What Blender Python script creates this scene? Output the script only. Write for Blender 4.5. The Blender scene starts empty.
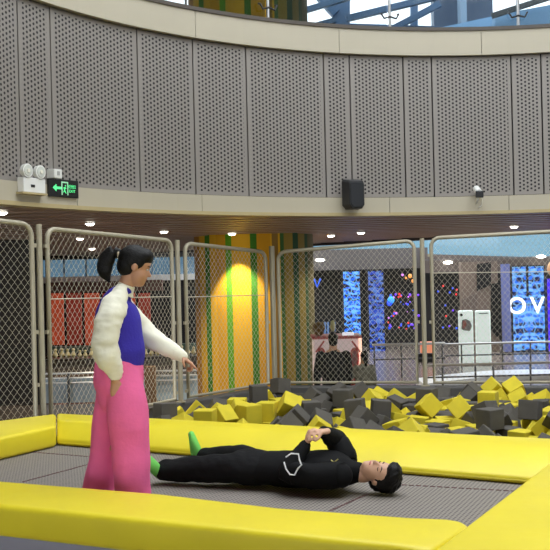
import bpy, bmesh, math, random
from math import sin, cos, pi, radians, sqrt, atan2
from mathutils import Vector, Matrix, Quaternion, noise
random.seed(11)
SC = bpy.context.scene
COL = SC.collection
F = 950.0; HC = 2.6; TH = 0.0244
V = Vector

# ---- measuring helpers: a picture position at a chosen depth, or on a chosen level, as a point of the place
def U(px, py, d):
    dx, dy = px - 275, 275 - py
    return V(((dx*cos(TH)+dy*sin(TH))*d/F, d, HC+(-dx*sin(TH)+dy*cos(TH))*d/F))
def UZ(px, py, Z):
    dx, dy = px - 275, 275 - py
    k = (-dx*sin(TH)+dy*cos(TH))/F
    return U(px, py, (Z-HC)/k)
def XD(px, d, Z):
    return V(((px-275)*d/F - TH*(HC-Z), d, Z))

# ---- materials
MATS = {}
def mat(name, col, rough=.6, metal=0., emit=None, es=1., bump=0., bscale=40., var=0., vscale=6., spec=.5, alpha=None, sheen=0., coat=0.):
    if name in MATS: return MATS[name]
    m = bpy.data.materials.new(name); m.use_nodes = True
    nt = m.node_tree; b = nt.nodes['Principled BSDF']
    b.inputs['Base Color'].default_value = (*col, 1)
    b.inputs['Roughness'].default_value = rough
    b.inputs['Metallic'].default_value = metal
    b.inputs['Specular IOR Level'].default_value = spec
    if sheen: b.inputs['Sheen Weight'].default_value = sheen
    if coat: b.inputs['Coat Weight'].default_value = coat
    if emit:
        b.inputs['Emission Color'].default_value = (*emit, 1)
        b.inputs['Emission Strength'].default_value = es
    tc = nt.nodes.new('ShaderNodeTexCoord')
    if var:
        n = nt.nodes.new('ShaderNodeTexNoise'); n.inputs['Scale'].default_value = vscale; n.inputs['Detail'].default_value = 4
        nt.links.new(tc.outputs['Object'], n.inputs['Vector'])
        r = nt.nodes.new('ShaderNodeMapRange'); r.inputs['From Min'].default_value = .3; r.inputs['From Max'].default_value = .7
        r.inputs['To Min'].default_value = 1-var; r.inputs['To Max'].default_value = 1+var
        nt.links.new(n.outputs['Fac'], r.inputs['Value'])
        mx = nt.nodes.new('ShaderNodeVectorMath'); mx.operation = 'SCALE'; mx.inputs[0].default_value = col
        nt.links.new(r.outputs[0], mx.inputs['Scale']); nt.links.new(mx.outputs[0], b.inputs['Base Color'])
    if bump:
        n2 = nt.nodes.new('ShaderNodeTexNoise'); n2.inputs['Scale'].default_value = bscale; n2.inputs['Detail'].default_value = 3
        nt.links.new(tc.outputs['Object'], n2.inputs['Vector'])
        bp = nt.nodes.new('ShaderNodeBump'); bp.inputs['Strength'].default_value = 1; bp.inputs['Distance'].default_value = bump
        nt.links.new(n2.outputs['Fac'], bp.inputs['Height']); nt.links.new(bp.outputs['Normal'], b.inputs['Normal'])
    MATS[name] = m
    return m
def nodes_of(m): return m.node_tree, m.node_tree.nodes['Principled BSDF']
class NT:
    """small shortcut for node maths"""
    def __init__(s, m): s.nt = m.node_tree; s.b = s.nt.nodes.get('Principled BSDF')
    def n(s, t, **k):
        x = s.nt.nodes.new(t)
        for a, v in k.items(): setattr(x, a, v)
        return x
    def l(s, a, b): s.nt.links.new(a, b)
    def m(s, op, a, b=None, c=None):
        x = s.n('ShaderNodeMath', operation=op)
        for i, v in enumerate((a, b, c)):
            if v is None: continue
            if isinstance(v, (int, float)): x.inputs[i].default_value = v
            else: s.l(v, x.inputs[i])
        return x.outputs[0]
    def mix(s, f, a, b):
        x = s.n('ShaderNodeMix', data_type='RGBA')
        if isinstance(f, (int, float)): x.inputs[0].default_value = f
        else: s.l(f, x.inputs[0])
        for i, v in ((6, a), (7, b)):
            if isinstance(v, tuple): x.inputs[i].default_value = (*v, 1)
            else: s.l(v, x.inputs[i])
        return x.outputs[2]

# ---- mesh builder
class MB:
    def __init__(s): s.v = []; s.f = []; s.uv = None
    def add(s, vs, fs):
        b = len(s.v); s.v += [V(p) for p in vs]; s.f += [tuple(b+i for i in f) for f in fs]; return s
    def box(s, c, size, rz=0, R=None):
        R = R or Matrix.Rotation(rz, 3, 'Z'); c = V(c)
        vs = [c + R @ V((a*size[0]/2, b*size[1]/2, d*size[2]/2)) for a in (-1, 1) for b in (-1, 1) for d in (-1, 1)]
        return s.add(vs, [(0,1,3,2),(4,6,7,5),(0,4,5,1),(2,3,7,6),(0,2,6,4),(1,5,7,3)])
    def beam(s, a, b, w, h, up=(0,0,1)):
        a, b = V(a), V(b); d = (b-a); L = d.length; d.normalize()
        x = d.cross(V(up)).normalized(); z = x.cross(d)
        R = Matrix((x, d, z)).transposed()
        return s.box((a+b)/2, (w, L, h), R=R)
    def prism(s, poly, z0, z1):
        n = len(poly); vs = [(p[0], p[1], z0) for p in poly] + [(p[0], p[1], z1) for p in poly]
        area = sum(poly[i][0]*poly[(i+1)%n][1]-poly[(i+1)%n][0]*poly[i][1] for i in range(n))
        idx = list(range(n))
        bot, top = tuple(reversed(idx)), tuple(i+n for i in idx)
        sides = [(i, (i+1)%n, (i+1)%n+n, i+n) for i in range(n)]
        if area < 0: bot, top = tuple(idx), tuple(reversed(top)); sides = [tuple(reversed(q)) for q in sides]
        return s.add(vs, [bot, top]+sides)
    def flat(s, pts, o, ux, uy, th):
        """polygon given in 2D on the plane (o, ux, uy), thickness th along ux x uy"""
        n = V(ux).cross(V(uy)).normalized(); k = len(pts)
        a = [V(o)+V(ux)*p[0]+V(uy)*p[1] for p in pts]
        vs = a + [p+n*th for p in a]
        return s.add(vs, [tuple(reversed(range(k))), tuple(range(k, 2*k))]+[(i, (i+1)%k, (i+1)%k+k, i+k) for i in range(k)])
    def tube(s, pts, r, n=8, closed=False, caps=True):
        pts = [V(p) for p in pts]; N = len(pts)
        rs = r if isinstance(r, (list, tuple)) else [r]*N
        t0 = (pts[1]-pts[0]).normalized()
        ref = V((0,0,1)) if abs(t0.z) < .9 else V((1,0,0))
        x = (ref - t0*ref.dot(t0)).normalized(); vs = []; pt = t0
        for i, p in enumerate(pts):
            if closed: t = (pts[(i+1)%N]-pts[i-1]).normalized()
            else: t = (pts[min(i+1, N-1)]-pts[max(i-1, 0)]).normalized()
            q = pt.rotation_difference(t); x = q @ x; x = (x - t*x.dot(t)).normalized(); pt = t
            y = t.cross(x)
            for k in range(n):
                a = 2*pi*k/n + pi/n; vs.append(p + (x*cos(a)+y*sin(a))*rs[i])
        fs = []
        for i in range(N if closed else N-1):
            j = (i+1) % N
            for k in range(n): fs.append((i*n+k, i*n+(k+1)%n, j*n+(k+1)%n, j*n+k))
        if caps and not closed: fs += [tuple(reversed(range(n))), tuple((N-1)*n+k for k in range(n))]
        return s.add(vs, fs)
    def loft(s, pts, ra, rb=None, ref=(1,0,0), n=18, sub=4, cap=True, wr=0, wf=9., cap0=True, seed=0):
        """smooth limb: ra along ref, rb across; rounded ends; wr = wrinkle depth"""
        pts = [V(p) for p in pts]; rb = rb or ra; P, A, B = [], [], []
        def cr(a, b, c, d, t): return .5*((2*b)+(c-a)*t+(2*a-5*b+4*c-d)*t*t+(3*b-a-3*c+d)*t**3)
        N = len(pts)
        for i in range(N-1):
            for j in range(sub):
                t = j/sub; g = lambda L: cr(L[max(i-1,0)], L[i], L[i+1], L[min(i+2,N-1)], t)
                P.append(g(pts)); A.append(g(ra)); B.append(g(rb))
        P.append(pts[-1]); A.append(ra[-1]); B.append(rb[-1])
        if cap:
            d0 = (P[0]-P[1]).normalized(); d1 = (P[-1]-P[-2]).normalized()
            c0, a0, b0, c1, a1, b1 = P[0], A[0], B[0], P[-1], A[-1], B[-1]
            for ang in (.45, .85, 1.2, 1.45):
                if cap0:
                    m = min(a0, b0); P.insert(0, c0+d0*m*sin(ang)); A.insert(0, a0*cos(ang)); B.insert(0, b0*cos(ang))
                m = min(a1, b1); P.append(c1+d1*m*sin(ang)); A.append(a1*cos(ang)); B.append(b1*cos(ang))
        ref = V(ref); vs = []; M = len(P)
        for i, p in enumerate(P):
            t = (P[min(i+1, M-1)]-P[max(i-1, 0)]).normalized()
            x = (ref - t*ref.dot(t)).normalized(); y = t.cross(x)
            for k in range(n):
                a = 2*pi*k/n; q = p + x*cos(a)*A[i] + y*sin(a)*B[i]
                if wr:
                    nr = (x*cos(a)+y*sin(a)).normalized()
                    w = noise.noise(V((q.x*wf*.6+seed, q.y*wf*.6, q.z*wf)))*1.2 + .5*noise.noise(q*wf*2.3+V((seed,0,3)))
                    q = q + nr*wr*w
                vs.append(q)
        fs = [(i*n+k, i*n+(k+1)%n, (i+1)*n+(k+1)%n, (i+1)*n+k) for i in range(M-1) for k in range(n)]
        fs += [tuple(reversed(range(n))), tuple((M-1)*n+k for k in range(n))]
        return s.add(vs, fs)
    def ell(s, c, r, axes=None, n=20, m=12, fn=None):
        c = V(c); ax = [V(a) for a in axes] if axes else [V((1,0,0)), V((0,1,0)), V((0,0,1))]
        vs = []
        def pt(a, b):
            l = V((cos(b)*cos(a), cos(b)*sin(a), sin(b)))
            k = fn(l) if fn else 1.
            return c + (ax[0]*l.x*r[0] + ax[1]*l.y*r[1] + ax[2]*l.z*r[2])*k
        for j in range(1, m):
            for k in range(n): vs.append(pt(2*pi*k/n, -pi/2+pi*j/m))
        vs += [pt(0, -pi/2), pt(0, pi/2)]; S, T = len(vs)-2, len(vs)-1
        fs = [(j*n+k, j*n+(k+1)%n, (j+1)*n+(k+1)%n, (j+1)*n+k) for j in range(m-2) for k in range(n)]
        fs += [(S, (k+1)%n, k) for k in range(n)] + [(T, (m-2)*n+k, (m-2)*n+(k+1)%n) for k in range(n)]
        return s.add(vs, fs)
    def build(s, name, m, parent=None, smooth=False, bevel=0, seg=2, remesh=0, smit=4, sub=0):
        me = bpy.data.meshes.new(name); 
        o0 = V((0,0,0))
        root = parent
        while root is not None:
            if root.get('_org'): o0 = V(root['_org']); break
            root = root.parent
        if parent is None and s.v:
            lo = V([min(v[i] for v in s.v) for i in range(3)]); hi = V([max(v[i] for v in s.v) for i in range(3)])
            o0 = V(((lo.x+hi.x)/2, (lo.y+hi.y)/2, lo.z))
        me.from_pydata([v-o0 for v in s.v], [], s.f); me.update()
        me.materials.append(m)
        if smooth:
            for p in me.polygons: p.use_smooth = True
        o = bpy.data.objects.new(name, me); COL.objects.link(o)
        if parent is not None: o.parent = parent
        else: o.location = o0; o['_org'] = tuple(o0)
        if remesh:
            r = o.modifiers.new('r', 'REMESH'); r.mode = 'VOXEL'; r.voxel_size = remesh; r.use_smooth_shade = True
            q = o.modifiers.new('s', 'SMOOTH'); q.iterations = smit; q.factor = .5
        if bevel:
            b = o.modifiers.new('b', 'BEVEL'); b.width = bevel; b.segments = seg; b.limit_method = 'ANGLE'; b.angle_limit = radians(35)
            if not smooth:
                for p in me.polygons: p.use_smooth = False
        if sub:
            q = o.modifiers.new('ss', 'SUBSURF'); q.levels = sub; q.render_levels = sub
        return o
def tag(o, label=None, cat=None, group=None, kind=None):
    if label: o['label'] = label
    if cat: o['category'] = cat
    if group: o['group'] = group
    if kind: o['kind'] = kind
    return o
def thing(name, loc, label, cat, group=None):
    o = bpy.data.objects.new(name, None); COL.objects.link(o); o.empty_display_size = .1
    o.location = loc; o['_org'] = tuple(loc)
    return tag(o, label, cat, group)
def struct(name, mb, m, parent=None, **k):
    o = mb.build(name, m, parent, **k)
    if parent is None: o['kind'] = 'structure'
    return o
def copy_thing(root, loc, rot=None):
    r = root.copy(); COL.objects.link(r); r.location = loc
    if rot is not None: r.rotation_euler = rot
    for ch in root.children:
        c = ch.copy(); COL.objects.link(c); c.parent = r
        for g in ch.children:
            d = g.copy(); COL.objects.link(d); d.parent = c
    return r
def text_mesh(body, size, m, parent, o, ux, uy, ext=.002, name='lettering', bold=0, label=None, width=None):
    cu = bpy.data.curves.new('t', 'FONT'); cu.body = body; cu.size = size; cu.extrude = ext; cu.offset = bold
    cu.align_x = 'CENTER'; cu.align_y = 'CENTER'
    t = bpy.data.objects.new('t', cu); COL.objects.link(t)
    dg = bpy.context.evaluated_depsgraph_get(); dg.update()
    me = bpy.data.meshes.new_from_object(t.evaluated_get(dg))
    bpy.data.objects.remove(t); bpy.data.curves.remove(cu)
    ux, uy = V(ux).normalized(), V(uy).normalized(); n = ux.cross(uy)
    k = 1.
    if width and len(me.vertices):
        w = max(v.co.x for v in me.vertices)-min(v.co.x for v in me.vertices); k = width/w
    vs = [V(o)+ux*v.co.x*k+uy*v.co.y+n*v.co.z for v in me.vertices]
    mb = MB().add(vs, [tuple(p.vertices) for p in me.polygons]); bpy.data.meshes.remove(me)
    return mb.build(name, m, parent)
def c(r, g, b):
    f = lambda x: ((x/255)/12.92 if x/255 <= .04045 else ((x/255+.055)/1.055)**2.4)
    return (f(r), f(g), f(b))
def finish_org():
    for o in bpy.data.objects:
        if '_org' in o: del o['_org']

# ---------------------------------------------------------------- materials
M_cream = mat('cream_metal', c(178,170,150), .45, var=.03, vscale=.8)
M_lip = mat('tan_edge', c(176,160,118), .5)
M_dark = mat('dark_gap', c(22,20,19), .9)
M_slat = mat('brown_slat', c(146,118,98), .42)
M_yel = mat('yellow_vinyl', c(233,214,44), .42, bump=.006, bscale=5., var=.05, vscale=2.)
M_yel2 = mat('yellow_foam', c(216,197,44), .8, var=.06, vscale=9.)
M_gry2 = mat('grey_foam', c(88,84,78), .9, var=.08, vscale=9.)
M_galv = mat('galvanised_frame', c(172,164,142), .5, .15, var=.05, vscale=3)
M_wire = mat('galvanised_wire', c(198,190,170), .5, .0)
M_skirt = mat('grey_skirt', c(150,148,158), .6)
M_deck = mat('deck_grey', c(120,116,110), .7, var=.06)
M_ledge = mat('grey_padding', c(92,90,88), .65, var=.08, vscale=3)
M_steel = mat('steel', c(190,190,190), .3, .8)
M_blue = mat('blue_steel', c(60,94,130), .5)
M_white = mat('white_plastic', c(225,225,220), .4)
M_black = mat('black_plastic', c(24,24,26), .45)
M_lamp = mat('lamp_glow', (1,1,1), .5, emit=(1,.93,.8), es=14)

# perforated panel
M_perf = mat('perforated_metal', c(152,146,140), .5, .1)
k = NT(M_perf)
u1 = k.n('ShaderNodeUVMap', uv_map='A'); u2 = k.n('ShaderNodeUVMap', uv_map='B')
s1 = k.n('ShaderNodeSeparateXYZ'); s2 = k.n('ShaderNodeSeparateXYZ')
k.l(u1.outputs[0], s1.inputs[0]); k.l(u2.outputs[0], s2.inputs[0])
cu_ = k.m('DIVIDE', s1.outputs[0], .053); col_ = k.m('FLOOR', cu_)
fu = k.m('MULTIPLY', k.m('SUBTRACT', k.m('FRACT', cu_), .5), .053)
par = k.m('MULTIPLY', k.m('MODULO', col_, 2.), .5)
fv = k.m('MULTIPLY', k.m('SUBTRACT', k.m('FRACT', k.m('ADD', k.m('DIVIDE', s1.outputs[1], .056), par)), .5), .056)
d_ = k.m('SQRT', k.m('ADD', k.m('MULTIPLY', fu, fu), k.m('MULTIPLY', fv, fv)))
edge = k.m('MINIMUM', k.m('MINIMUM', s1.outputs[0], s2.outputs[0]), k.m('MINIMUM', s1.outputs[1], s2.outputs[1]))
hole = k.m('MULTIPLY', k.m('LESS_THAN', d_, .0155), k.m('GREATER_THAN', edge, .045))
k.l(k.mix(hole, c(141,135,129), c(20,18,17)), k.b.inputs['Base Color'])

# trampoline weave
M_mat = mat('woven_mesh', c(150,142,134), .75)
k = NT(M_mat); tc = k.n('ShaderNodeTexCoord'); mp = k.n('ShaderNodeMapping'); mp.inputs['Rotation'].default_value = (0, 0, radians(25))
k.l(tc.outputs['Object'], mp.inputs[0]); sx = k.n('ShaderNodeSeparateXYZ'); k.l(mp.outputs[0], sx.inputs[0])
wx = k.m('SINE', k.m('MULTIPLY', sx.outputs[0], 2*pi/.028)); wy = k.m('SINE', k.m('MULTIPLY', sx.outputs[1], 2*pi/.036))
ff_ = k.m('MULTIPLY', k.m('GREATER_THAN', wx, .1), k.m('GREATER_THAN', wy, -.25))
k.l(k.mix(ff_, c(140,132,124), c(80,75,70)), k.b.inputs['Base Color'])

def glass(name, tint, gl=.06):
    m = bpy.data.materials.new(name); m.use_nodes = True; nt = m.node_tree; nt.nodes.clear()
    o = nt.nodes.new('ShaderNodeOutputMaterial'); t = nt.nodes.new('ShaderNodeBsdfTransparent'); g = nt.nodes.new('ShaderNodeBsdfGlossy')
    x = nt.nodes.new('ShaderNodeMixShader'); t.inputs[0].default_value = (*tint, 1); g.inputs['Roughness'].default_value = .05; x.inputs[0].default_value = gl
    nt.links.new(t.outputs[0], x.inputs[1]); nt.links.new(g.outputs[0], x.inputs[2]); nt.links.new(x.outputs[0], o.inputs[0]); return m
G_clear = glass('clear_glass', (.66,.71,.73)); G_tint = glass('blue_tinted_glass', (.16,.215,.25), .03); G_tint2 = glass('pale_tinted_glass', (.27,.36,.40), .03)

# ---------------------------------------------------------------- atrium ring
CX, CY, RR = 3.02, 7.28, 6.48
Z_LB0, Z_LB1, Z_P1, Z_UB1 = 3.45, 3.665, 5.70, 6.05
def RP(phi, r, z): return V((CX+sin(phi)*r, CY+cos(phi)*r, z))
def phi_of(px, py=110):
    dx, dy = px-275, 275-py
    t = V((dx*cos(TH)+dy*sin(TH), F)).normalized()
    oc = V((-CX, -CY)); b = oc.dot(t); cc = oc.dot(oc)-RR*RR
    s = -b+sqrt(b*b-cc); p = t*s
    return atan2(p.x-CX, p.y-CY)
def arc_shell(mb, p0, p1, r0, r1, z0, z1, n=None):
    n = n or max(2, int(abs(p1-p0)/radians(3)))
    vs = []; fs = []
    for i in range(n+1):
        p = p0+(p1-p0)*i/n
        vs += [RP(p, r0, z0), RP(p, r0, z1), RP(p, r1, z1), RP(p, r1, z0)]
    for i in range(n):
        a, b = 4*i, 4*(i+1)
        for q in range(4):
            r = (q+1) % 4; fs.append((a+q, b+q, b+r, a+r))
    fs += [(0,1,2,3), (4*n+3, 4*n+2, 4*n+1, 4*n)]
    return mb.add(vs, fs)
wall = struct('wall_ring', arc_shell(MB(), -pi, pi, RR+.06, RR+.22, Z_LB0+.02, Z_UB1-.02, 120), M_dark)
wall['_org'] = tuple(wall.location)
seams = [-18, 19.5, 52, 138.5, 194, 247, 324.5, 350.5, 404, 432.5, 512, 542]
ph = [phi_of(x) for x in seams] 
ph = ph + [ph[-1]+.2, ph[-1]+.32, ph[-1]+.52]
ph = [ph[0]-.22, ph[0]-.11] + ph
for i in range(len(ph)-1):
    a, b = ph[i]+.0016, ph[i+1]-.0016
    mb = MB(); n = max(3, int((b-a)/radians(1.5)))
    arc_shell(mb, a, b, RR, RR+.03, Z_LB1+.012, Z_P1-.012, n)
    o = mb.build('perforated_panel', M_perf, wall)
    me = o.data; A = me.uv_layers.new(name='A'); B = me.uv_layers.new(name='B')
    W = (b-a)*RR; H = Z_P1-Z_LB1-.024
    for lp in me.loops:
        vi = lp.vertex_index; kk = vi//4; q = vi % 4
        uu = W*kk/n; vv = H if q in (1, 2) else 0
        A.data[lp.index].uv = (uu, vv); B.data[lp.index].uv = (W-uu, H-vv)
# fascia bands, jointed
for nm, z0, z1, js in (('trim_1', Z_LB0, Z_LB1, [-40, 73, 199, 388, 508]), ('trim_2', Z_P1, Z_UB1, [-60, 192.5, 337, 480])):
    y = 200 if nm == 'trim_1' else 30
    base = arc_shell(MB(), -pi, pi, RR, RR+.12, z0+.01, z1-.01, 120)
    tr = struct(nm, base, M_cream, smooth=False); tr['_org'] = tuple(tr.location)
    pj = [phi_of(x, y) for x in js]; pj.append(pj[-1]+.4)
    for i in range(len(pj)-1):
        arc_shell(mb := MB(), pj[i]+.0006, pj[i+1]-.0006, RR-.07, RR, z0, z1).build('fascia_panel', M_cream, tr)
struct('trim_3', arc_shell(MB(), -pi, pi, RR-.10, RR+.1, Z_LB0-.045, Z_LB0, 120), M_lip)
struct('trim_4', arc_shell(MB(), -pi, pi, RR-.09, RR+.16, Z_UB1, Z_UB1+.05, 120), mat('dark_cap', c(74,66,58), .5))

# ---------------------------------------------------------------- slatted ceiling
def inside_c(x, y): return -16 < x < 18 and -8 < y < 34 and y < 28-.98*x
vs = []; fs = []; K = 96
for i in range(K):
    p = 2*pi*i/K; r = RR
    lo, hi = RR, 60.
    for _ in range(40):
        m_ = (lo+hi)/2
        if inside_c(CX+sin(p)*m_, CY+cos(p)*m_): lo = m_
        else: hi = m_
    for rr, z in ((RR+.1, 3.62), (lo, 3.62), (lo, 3.8), (RR+.1, 3.8)): vs.append(RP(p, rr, z))
for i in range(K):
    a, b = 4*i, 4*((i+1) % K)
    for q in range(4): fs.append((a+q, a+(q+1)%4, b+(q+1)%4, b+q))
ceil_ = struct('ceiling', MB().add(vs, fs), mat('ceiling_void', c(42,32,27), .9)); ceil_['_org'] = tuple(ceil_.location)
mb = MB(); gp_ = MB(); y = -7.8
while y < 33.9:
    xs = []
    x = -16.
    while x < 18:
        ok = inside_c(x, y) and inside_c(x, y+.2) and (x-CX)**2+(y-CY)**2 > (RR+.14)**2
        xs.append((x, ok)); x += .1
    st = None
    for x, ok in xs+[(99, False)]:
        if ok and st is None: st = x
        if not ok and st is not None:
            if px_ - st > .2: mb.box(((st+px_)/2, y+.15, 3.53), (px_-st, .34, .14)); gp_.box(((st+px_)/2, y+.48, 3.54), (px_-st, .30, .06))
            st = None
        px_ = x
    y += .66
mb.build('slat', M_slat, ceil_)['kind'] = 'stuff'; gp_.build('gap_shade_strip', mat('gap_shade_dark', c(30,23,19), .8), ceil_)['kind'] = 'stuff'  # dark strips between the slats stand in for shade in the gaps
struct('trim_5', MB().prism([(-6, 33.9), (18, 10.4), (18.4, 10.4), (-5.6, 33.9)], 3.40, 3.9), mat('dark_bulkhead', c(58,52,56), .5))

# recessed downlights
def spot(o, loc, power, size=100, blend=.6, col=(1, .9, .72), r=.06):
    l = bpy.data.lights.new('downlight_beam', 'SPOT'); l.energy = power; l.spot_size = radians(size); l.spot_blend = blend; l.color = col; l.shadow_soft_size = r
    b = bpy.data.objects.new('downlight_beam', l); COL.objects.link(b); b.parent = o; b.location = loc; return b
dl = [(2,213,'nearest the left edge'), (90,224,'above the wire fence beside the exit sign'), (80,239,'seen through the mesh, upper of a close pair'), (92,249,'seen through the mesh, lower of a close pair'),
      (164,232,'above the ponytailed girl'), (219,239,'in front of the striped column'), (234,241.5,'close against the striped column'), (331,236,'left of the warm pair over the back fence'), (361,233,'right of the warm pair over the back fence'), (514,227,'near the right edge')]
for i, (x, y, w) in enumerate(dl):
    p = UZ(x, y, 3.44) if i != 6 else XD(232, 19.05, 3.44)
    t = thing('downlight', (p.x, p.y, 3.43), 'round recessed downlight in the slatted ceiling, ' + w, 'downlight', 'recessed ceiling downlights')
    s_ = .045 + .0016*p.y
    MB().tube([(p.x, p.y, 3.445), (p.x, p.y, 3.47)], s_*1.2, 20).build('trim_ring', M_white, t)
    MB().ell((p.x, p.y, 3.447), (s_, s_, .034)).build('lens', M_lamp, t, smooth=True)
    spot(t, (0, 0, -.05), 420 if i == 6 else 220, 84 if i == 6 else 130, .35 if i == 6 else .8)

# unseen roof slab added to shade the upper storey, open above the ring
vs = []; fs = []
def in_r(x, y): return -16 < x < 18 and -8 < y < 22.3
for i in range(K):
    p = 2*pi*i/K; lo, hi = 6.3, 60.
    for _ in range(40):
        m_ = (lo+hi)/2
        if in_r(CX+sin(p)*m_, CY+cos(p)*m_): lo = m_
        else: hi = m_
    for rr, z in ((6.3, 10), (lo, 10), (lo, 10.3), (6.3, 10.3)): vs.append(RP(p, rr, z))
for i in range(K):
    a, b = 4*i, 4*((i+1) % K)
    for q in range(4): fs.append((a+q, a+(q+1)%4, b+(q+1)%4, b+q))
struct('ceiling_sky_block', MB().add(vs, fs), mat('pale_sky_block', c(190,186,178), .8))

# ---------------------------------------------------------------- floor
M_floor = mat('polished_tile', c(150,146,140), .22, var=.06, vscale=.6)
k = NT(M_floor); tc = k.n('ShaderNodeTexCoord'); br = k.n('ShaderNodeTexBrick'); br.offset = 0; br.inputs['Scale'].default_value = 1
br.inputs['Brick Width'].default_value = .9; br.inputs['Row Height'].default_value = .9; br.inputs['Mortar Size'].default_value = .006
br.inputs['Color1'].default_value = (*c(116,106,98),1); br.inputs['Color2'].default_value = (*c(108,98,90),1); br.inputs['Mortar'].default_value = (*c(90,84,80),1)
k.l(tc.outputs['Object'], br.inputs['Vector']); k.l(br.outputs['Color'], k.b.inputs['Base Color'])
struct('floor', MB().box((2, 14, -.05), (44, 60, .1)), M_floor)
M_darkwall = mat('dark_brown_panel', c(26,19,15), .6, var=.1, vscale=1)
M_plain = mat('warm_plaster', c(170,160,145), .8)
struct('wall_left', MB().box((-8.6, 20, 1.86), (7.4, .2, 3.7)), M_darkwall)
struct('wall_side', MB().box((-16.1, 13, 5), (.2, 42, 10)), M_plain)
struct('wall_east', MB().box((18.1, 7, 5), (.2, 30, 10)), M_plain)
struct('wall_unseen_back', MB().box((1, -8.1, 9.2), (34, .2, 1.6)), M_plain)  # unseen wall strip behind the camera, cut back to admit front light
struct('wall_far', MB().box((2, 40, 1.2), (40, .2, 2.4)), M_darkwall)

# ---------------------------------------------------------------- trampoline
ax1 = V((.906, -.423, 0)); ax2 = V((.423, .906, 0))
def pz(l, Z): return [UZ(x, y, Z) for x, y in l]
T = thing('trampoline', (0, 6.5, 0), 'large sunken trampoline with grey mesh bed framed by thick yellow pads', 'trampoline')
bo = pz([(57,413), (570,438)], 1.3); bi = pz([(57,425), (528,455)], 1.3)
dirb = (bo[1]-bo[0]).normalized()
# raised deck and bed
L0 = UZ(57, 413, 1.3); Rin0, Rin1 = UZ(550, 460, 1.3), UZ(430, 550, 1.3); dr = (Rin0-Rin1).normalized()
right_far = Rin0 + dr*1.2; right_near = Rin1 - dr*1.9
fo = pz([(0,481), (448,519)], 1.3); ff = pz([(0,505), (400,545)], 1.3)
bed = [(-4.6, 7.6), (-4.2, 7.0), (1.2, 4.55), (2.9, 7.0), (-2.2, 9.2)]
mb = MB().prism(bed, 1.07, 1.1); bedo = mb.build('bed', M_mat, T)
M_stitch = mat('maroon_stitching', c(96,62,62), .8)
def stitch(a, b, parent):
    a, b = UZ(*a, 1.1), UZ(*b, 1.1); d = (b-a); L = d.length; d.normalize(); mb = MB(); s = 0
    while s < L:
        mb.beam(a+d*s+V((0,0,.001)), a+d*min(s+.035, L)+V((0,0,.001)), .018, .004); s += .05
    mb.build('seam', M_stitch, parent)
for a, b in (((29,452),(93,457)), ((23,482),(90,464)), ((330,511),(368,494)), ((395,484.5),(520,491.5)), ((150,462),(300,474))):
    stitch(a, b, bedo)
def pad(name, poly, z0, z1, bev=.035):
    o = MB().prism([(p[0], p[1]) for p in poly], z0, z1).build(name, M_yel, T, smooth=True, bevel=bev, seg=4)
    return o
# back pad ends in a rounded corner beside the right pad
g = .012
nrm = V((-dr.y, dr.x, 0))
def along(t, off=0): return Rin1 + dr*t + nrm*off
tb = 2.52
e_in = bi[1]; e_out = bo[1]
def meet(p, q):
    # where the line p-q reaches the right pad's inner edge
    d1 = (q-p).xy; e0 = along(0, .02).xy; d2 = dr.xy; w_ = e0-p.xy
    t_ = (w_.x*d2.y-w_.y*d2.x)/(d1.x*d2.y-d1.y*d2.x); r_ = p.xy+d1*t_; return V((r_.x, r_.y, 0))
def setz(p, z): return V((p.x, p.y, z))
cr = pz([(57,420), (420,441)], 1.3); lp_ = pz([(57,439.5), (410,468)], 1.155)
Ls = [bo[0], cr[0], setz(lp_[0], 1.155), setz(lp_[0], 1.105), setz(bo[0], 1.105)]
ce, le = meet(*cr), meet(*lp_)
oe = along(3.17, .02)
le2 = le - (lp_[1]-lp_[0]).normalized()*.05
Rs = [setz(oe, 1.3), setz(ce, 1.3), setz(le2, 1.155), setz(le2, 1.105), setz(oe, 1.105)]
nseg = 24; vs = []; fs = []
for i in range(nseg+1):
    for a_, b_ in zip(Ls, Rs): vs.append(a_.lerp(b_, i/nseg))
for i in range(nseg):
    for q in range(5): fs.append((i*5+q, i*5+(q+1)%5, (i+1)*5+(q+1)%5, (i+1)*5+q))
fs += [(4,3,2,1,0), tuple(nseg*5+q for q in range(5))]
MB().add(vs, fs).build('back_pad', M_yel, T, smooth=True, bevel=.025, seg=4)
pad('left_pad', [bo[0]+V((-.01,-.0,0)), bi[0]+V((-.01,0,0)), UZ(0,437,1.3)+V((0,0,0)), UZ(-70,452,1.3), UZ(-70,428,1.3), UZ(0,420,1.3)], 1.105, 1.297)
pad('right_pad', [along(-1.9), along(3.2), along(3.3,-1.25), along(-1.9,-1.25)], 1.105, 1.3, .045)
fd = (fo[1]-fo[0]).normalized()
pad('front_pad', [fo[0]-fd*1.3, UZ(160,493,1.3), UZ(280,507,1.3), UZ(410,516.5,1.3), UZ(448,518,1.3), UZ(463,520.5,1.3), UZ(470,524.5,1.3), UZ(462,531,1.3), UZ(433,549,1.3), UZ(425,549,1.3), ff[1], ff[0], ff[0]-fd*1.3], 1.11, 1.3, .04)
# grey skirt below the front pad down to the floor, deck under everything
deck_poly = [(-4.9, 7.9), (-4.6, 6.75), (-1.66, 5.6), (.56, 4.57), (-.25, 2.9), (.9, 2.4), (4.3, 8.4), (3.2, 8.9), (-1.5, 10.0), (-2.7, 10.2), (-3.2, 9.8)]
MB().prism([(ff[0]-fd*1.6+V((-.0,.06,0)))[:2], (UZ(160,521,1.3)+V((0,.06,0)))[:2], (ff[1]+V((0,.07,0)))[:2], (ff[1]+V((.03,.16,0)))[:2], (ff[0]-fd*1.6+V((0,.16,0)))[:2]], 0, 1.105).build('skirt', M_skirt, T)
MB().prism([along(-1.9,-.04)[:2], along(3.1,-.04)[:2], along(3.1,-1.2)[:2], along(-1.9,-1.2)[:2]], 0, 1.1).build('deck', M_deck, T)

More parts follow.
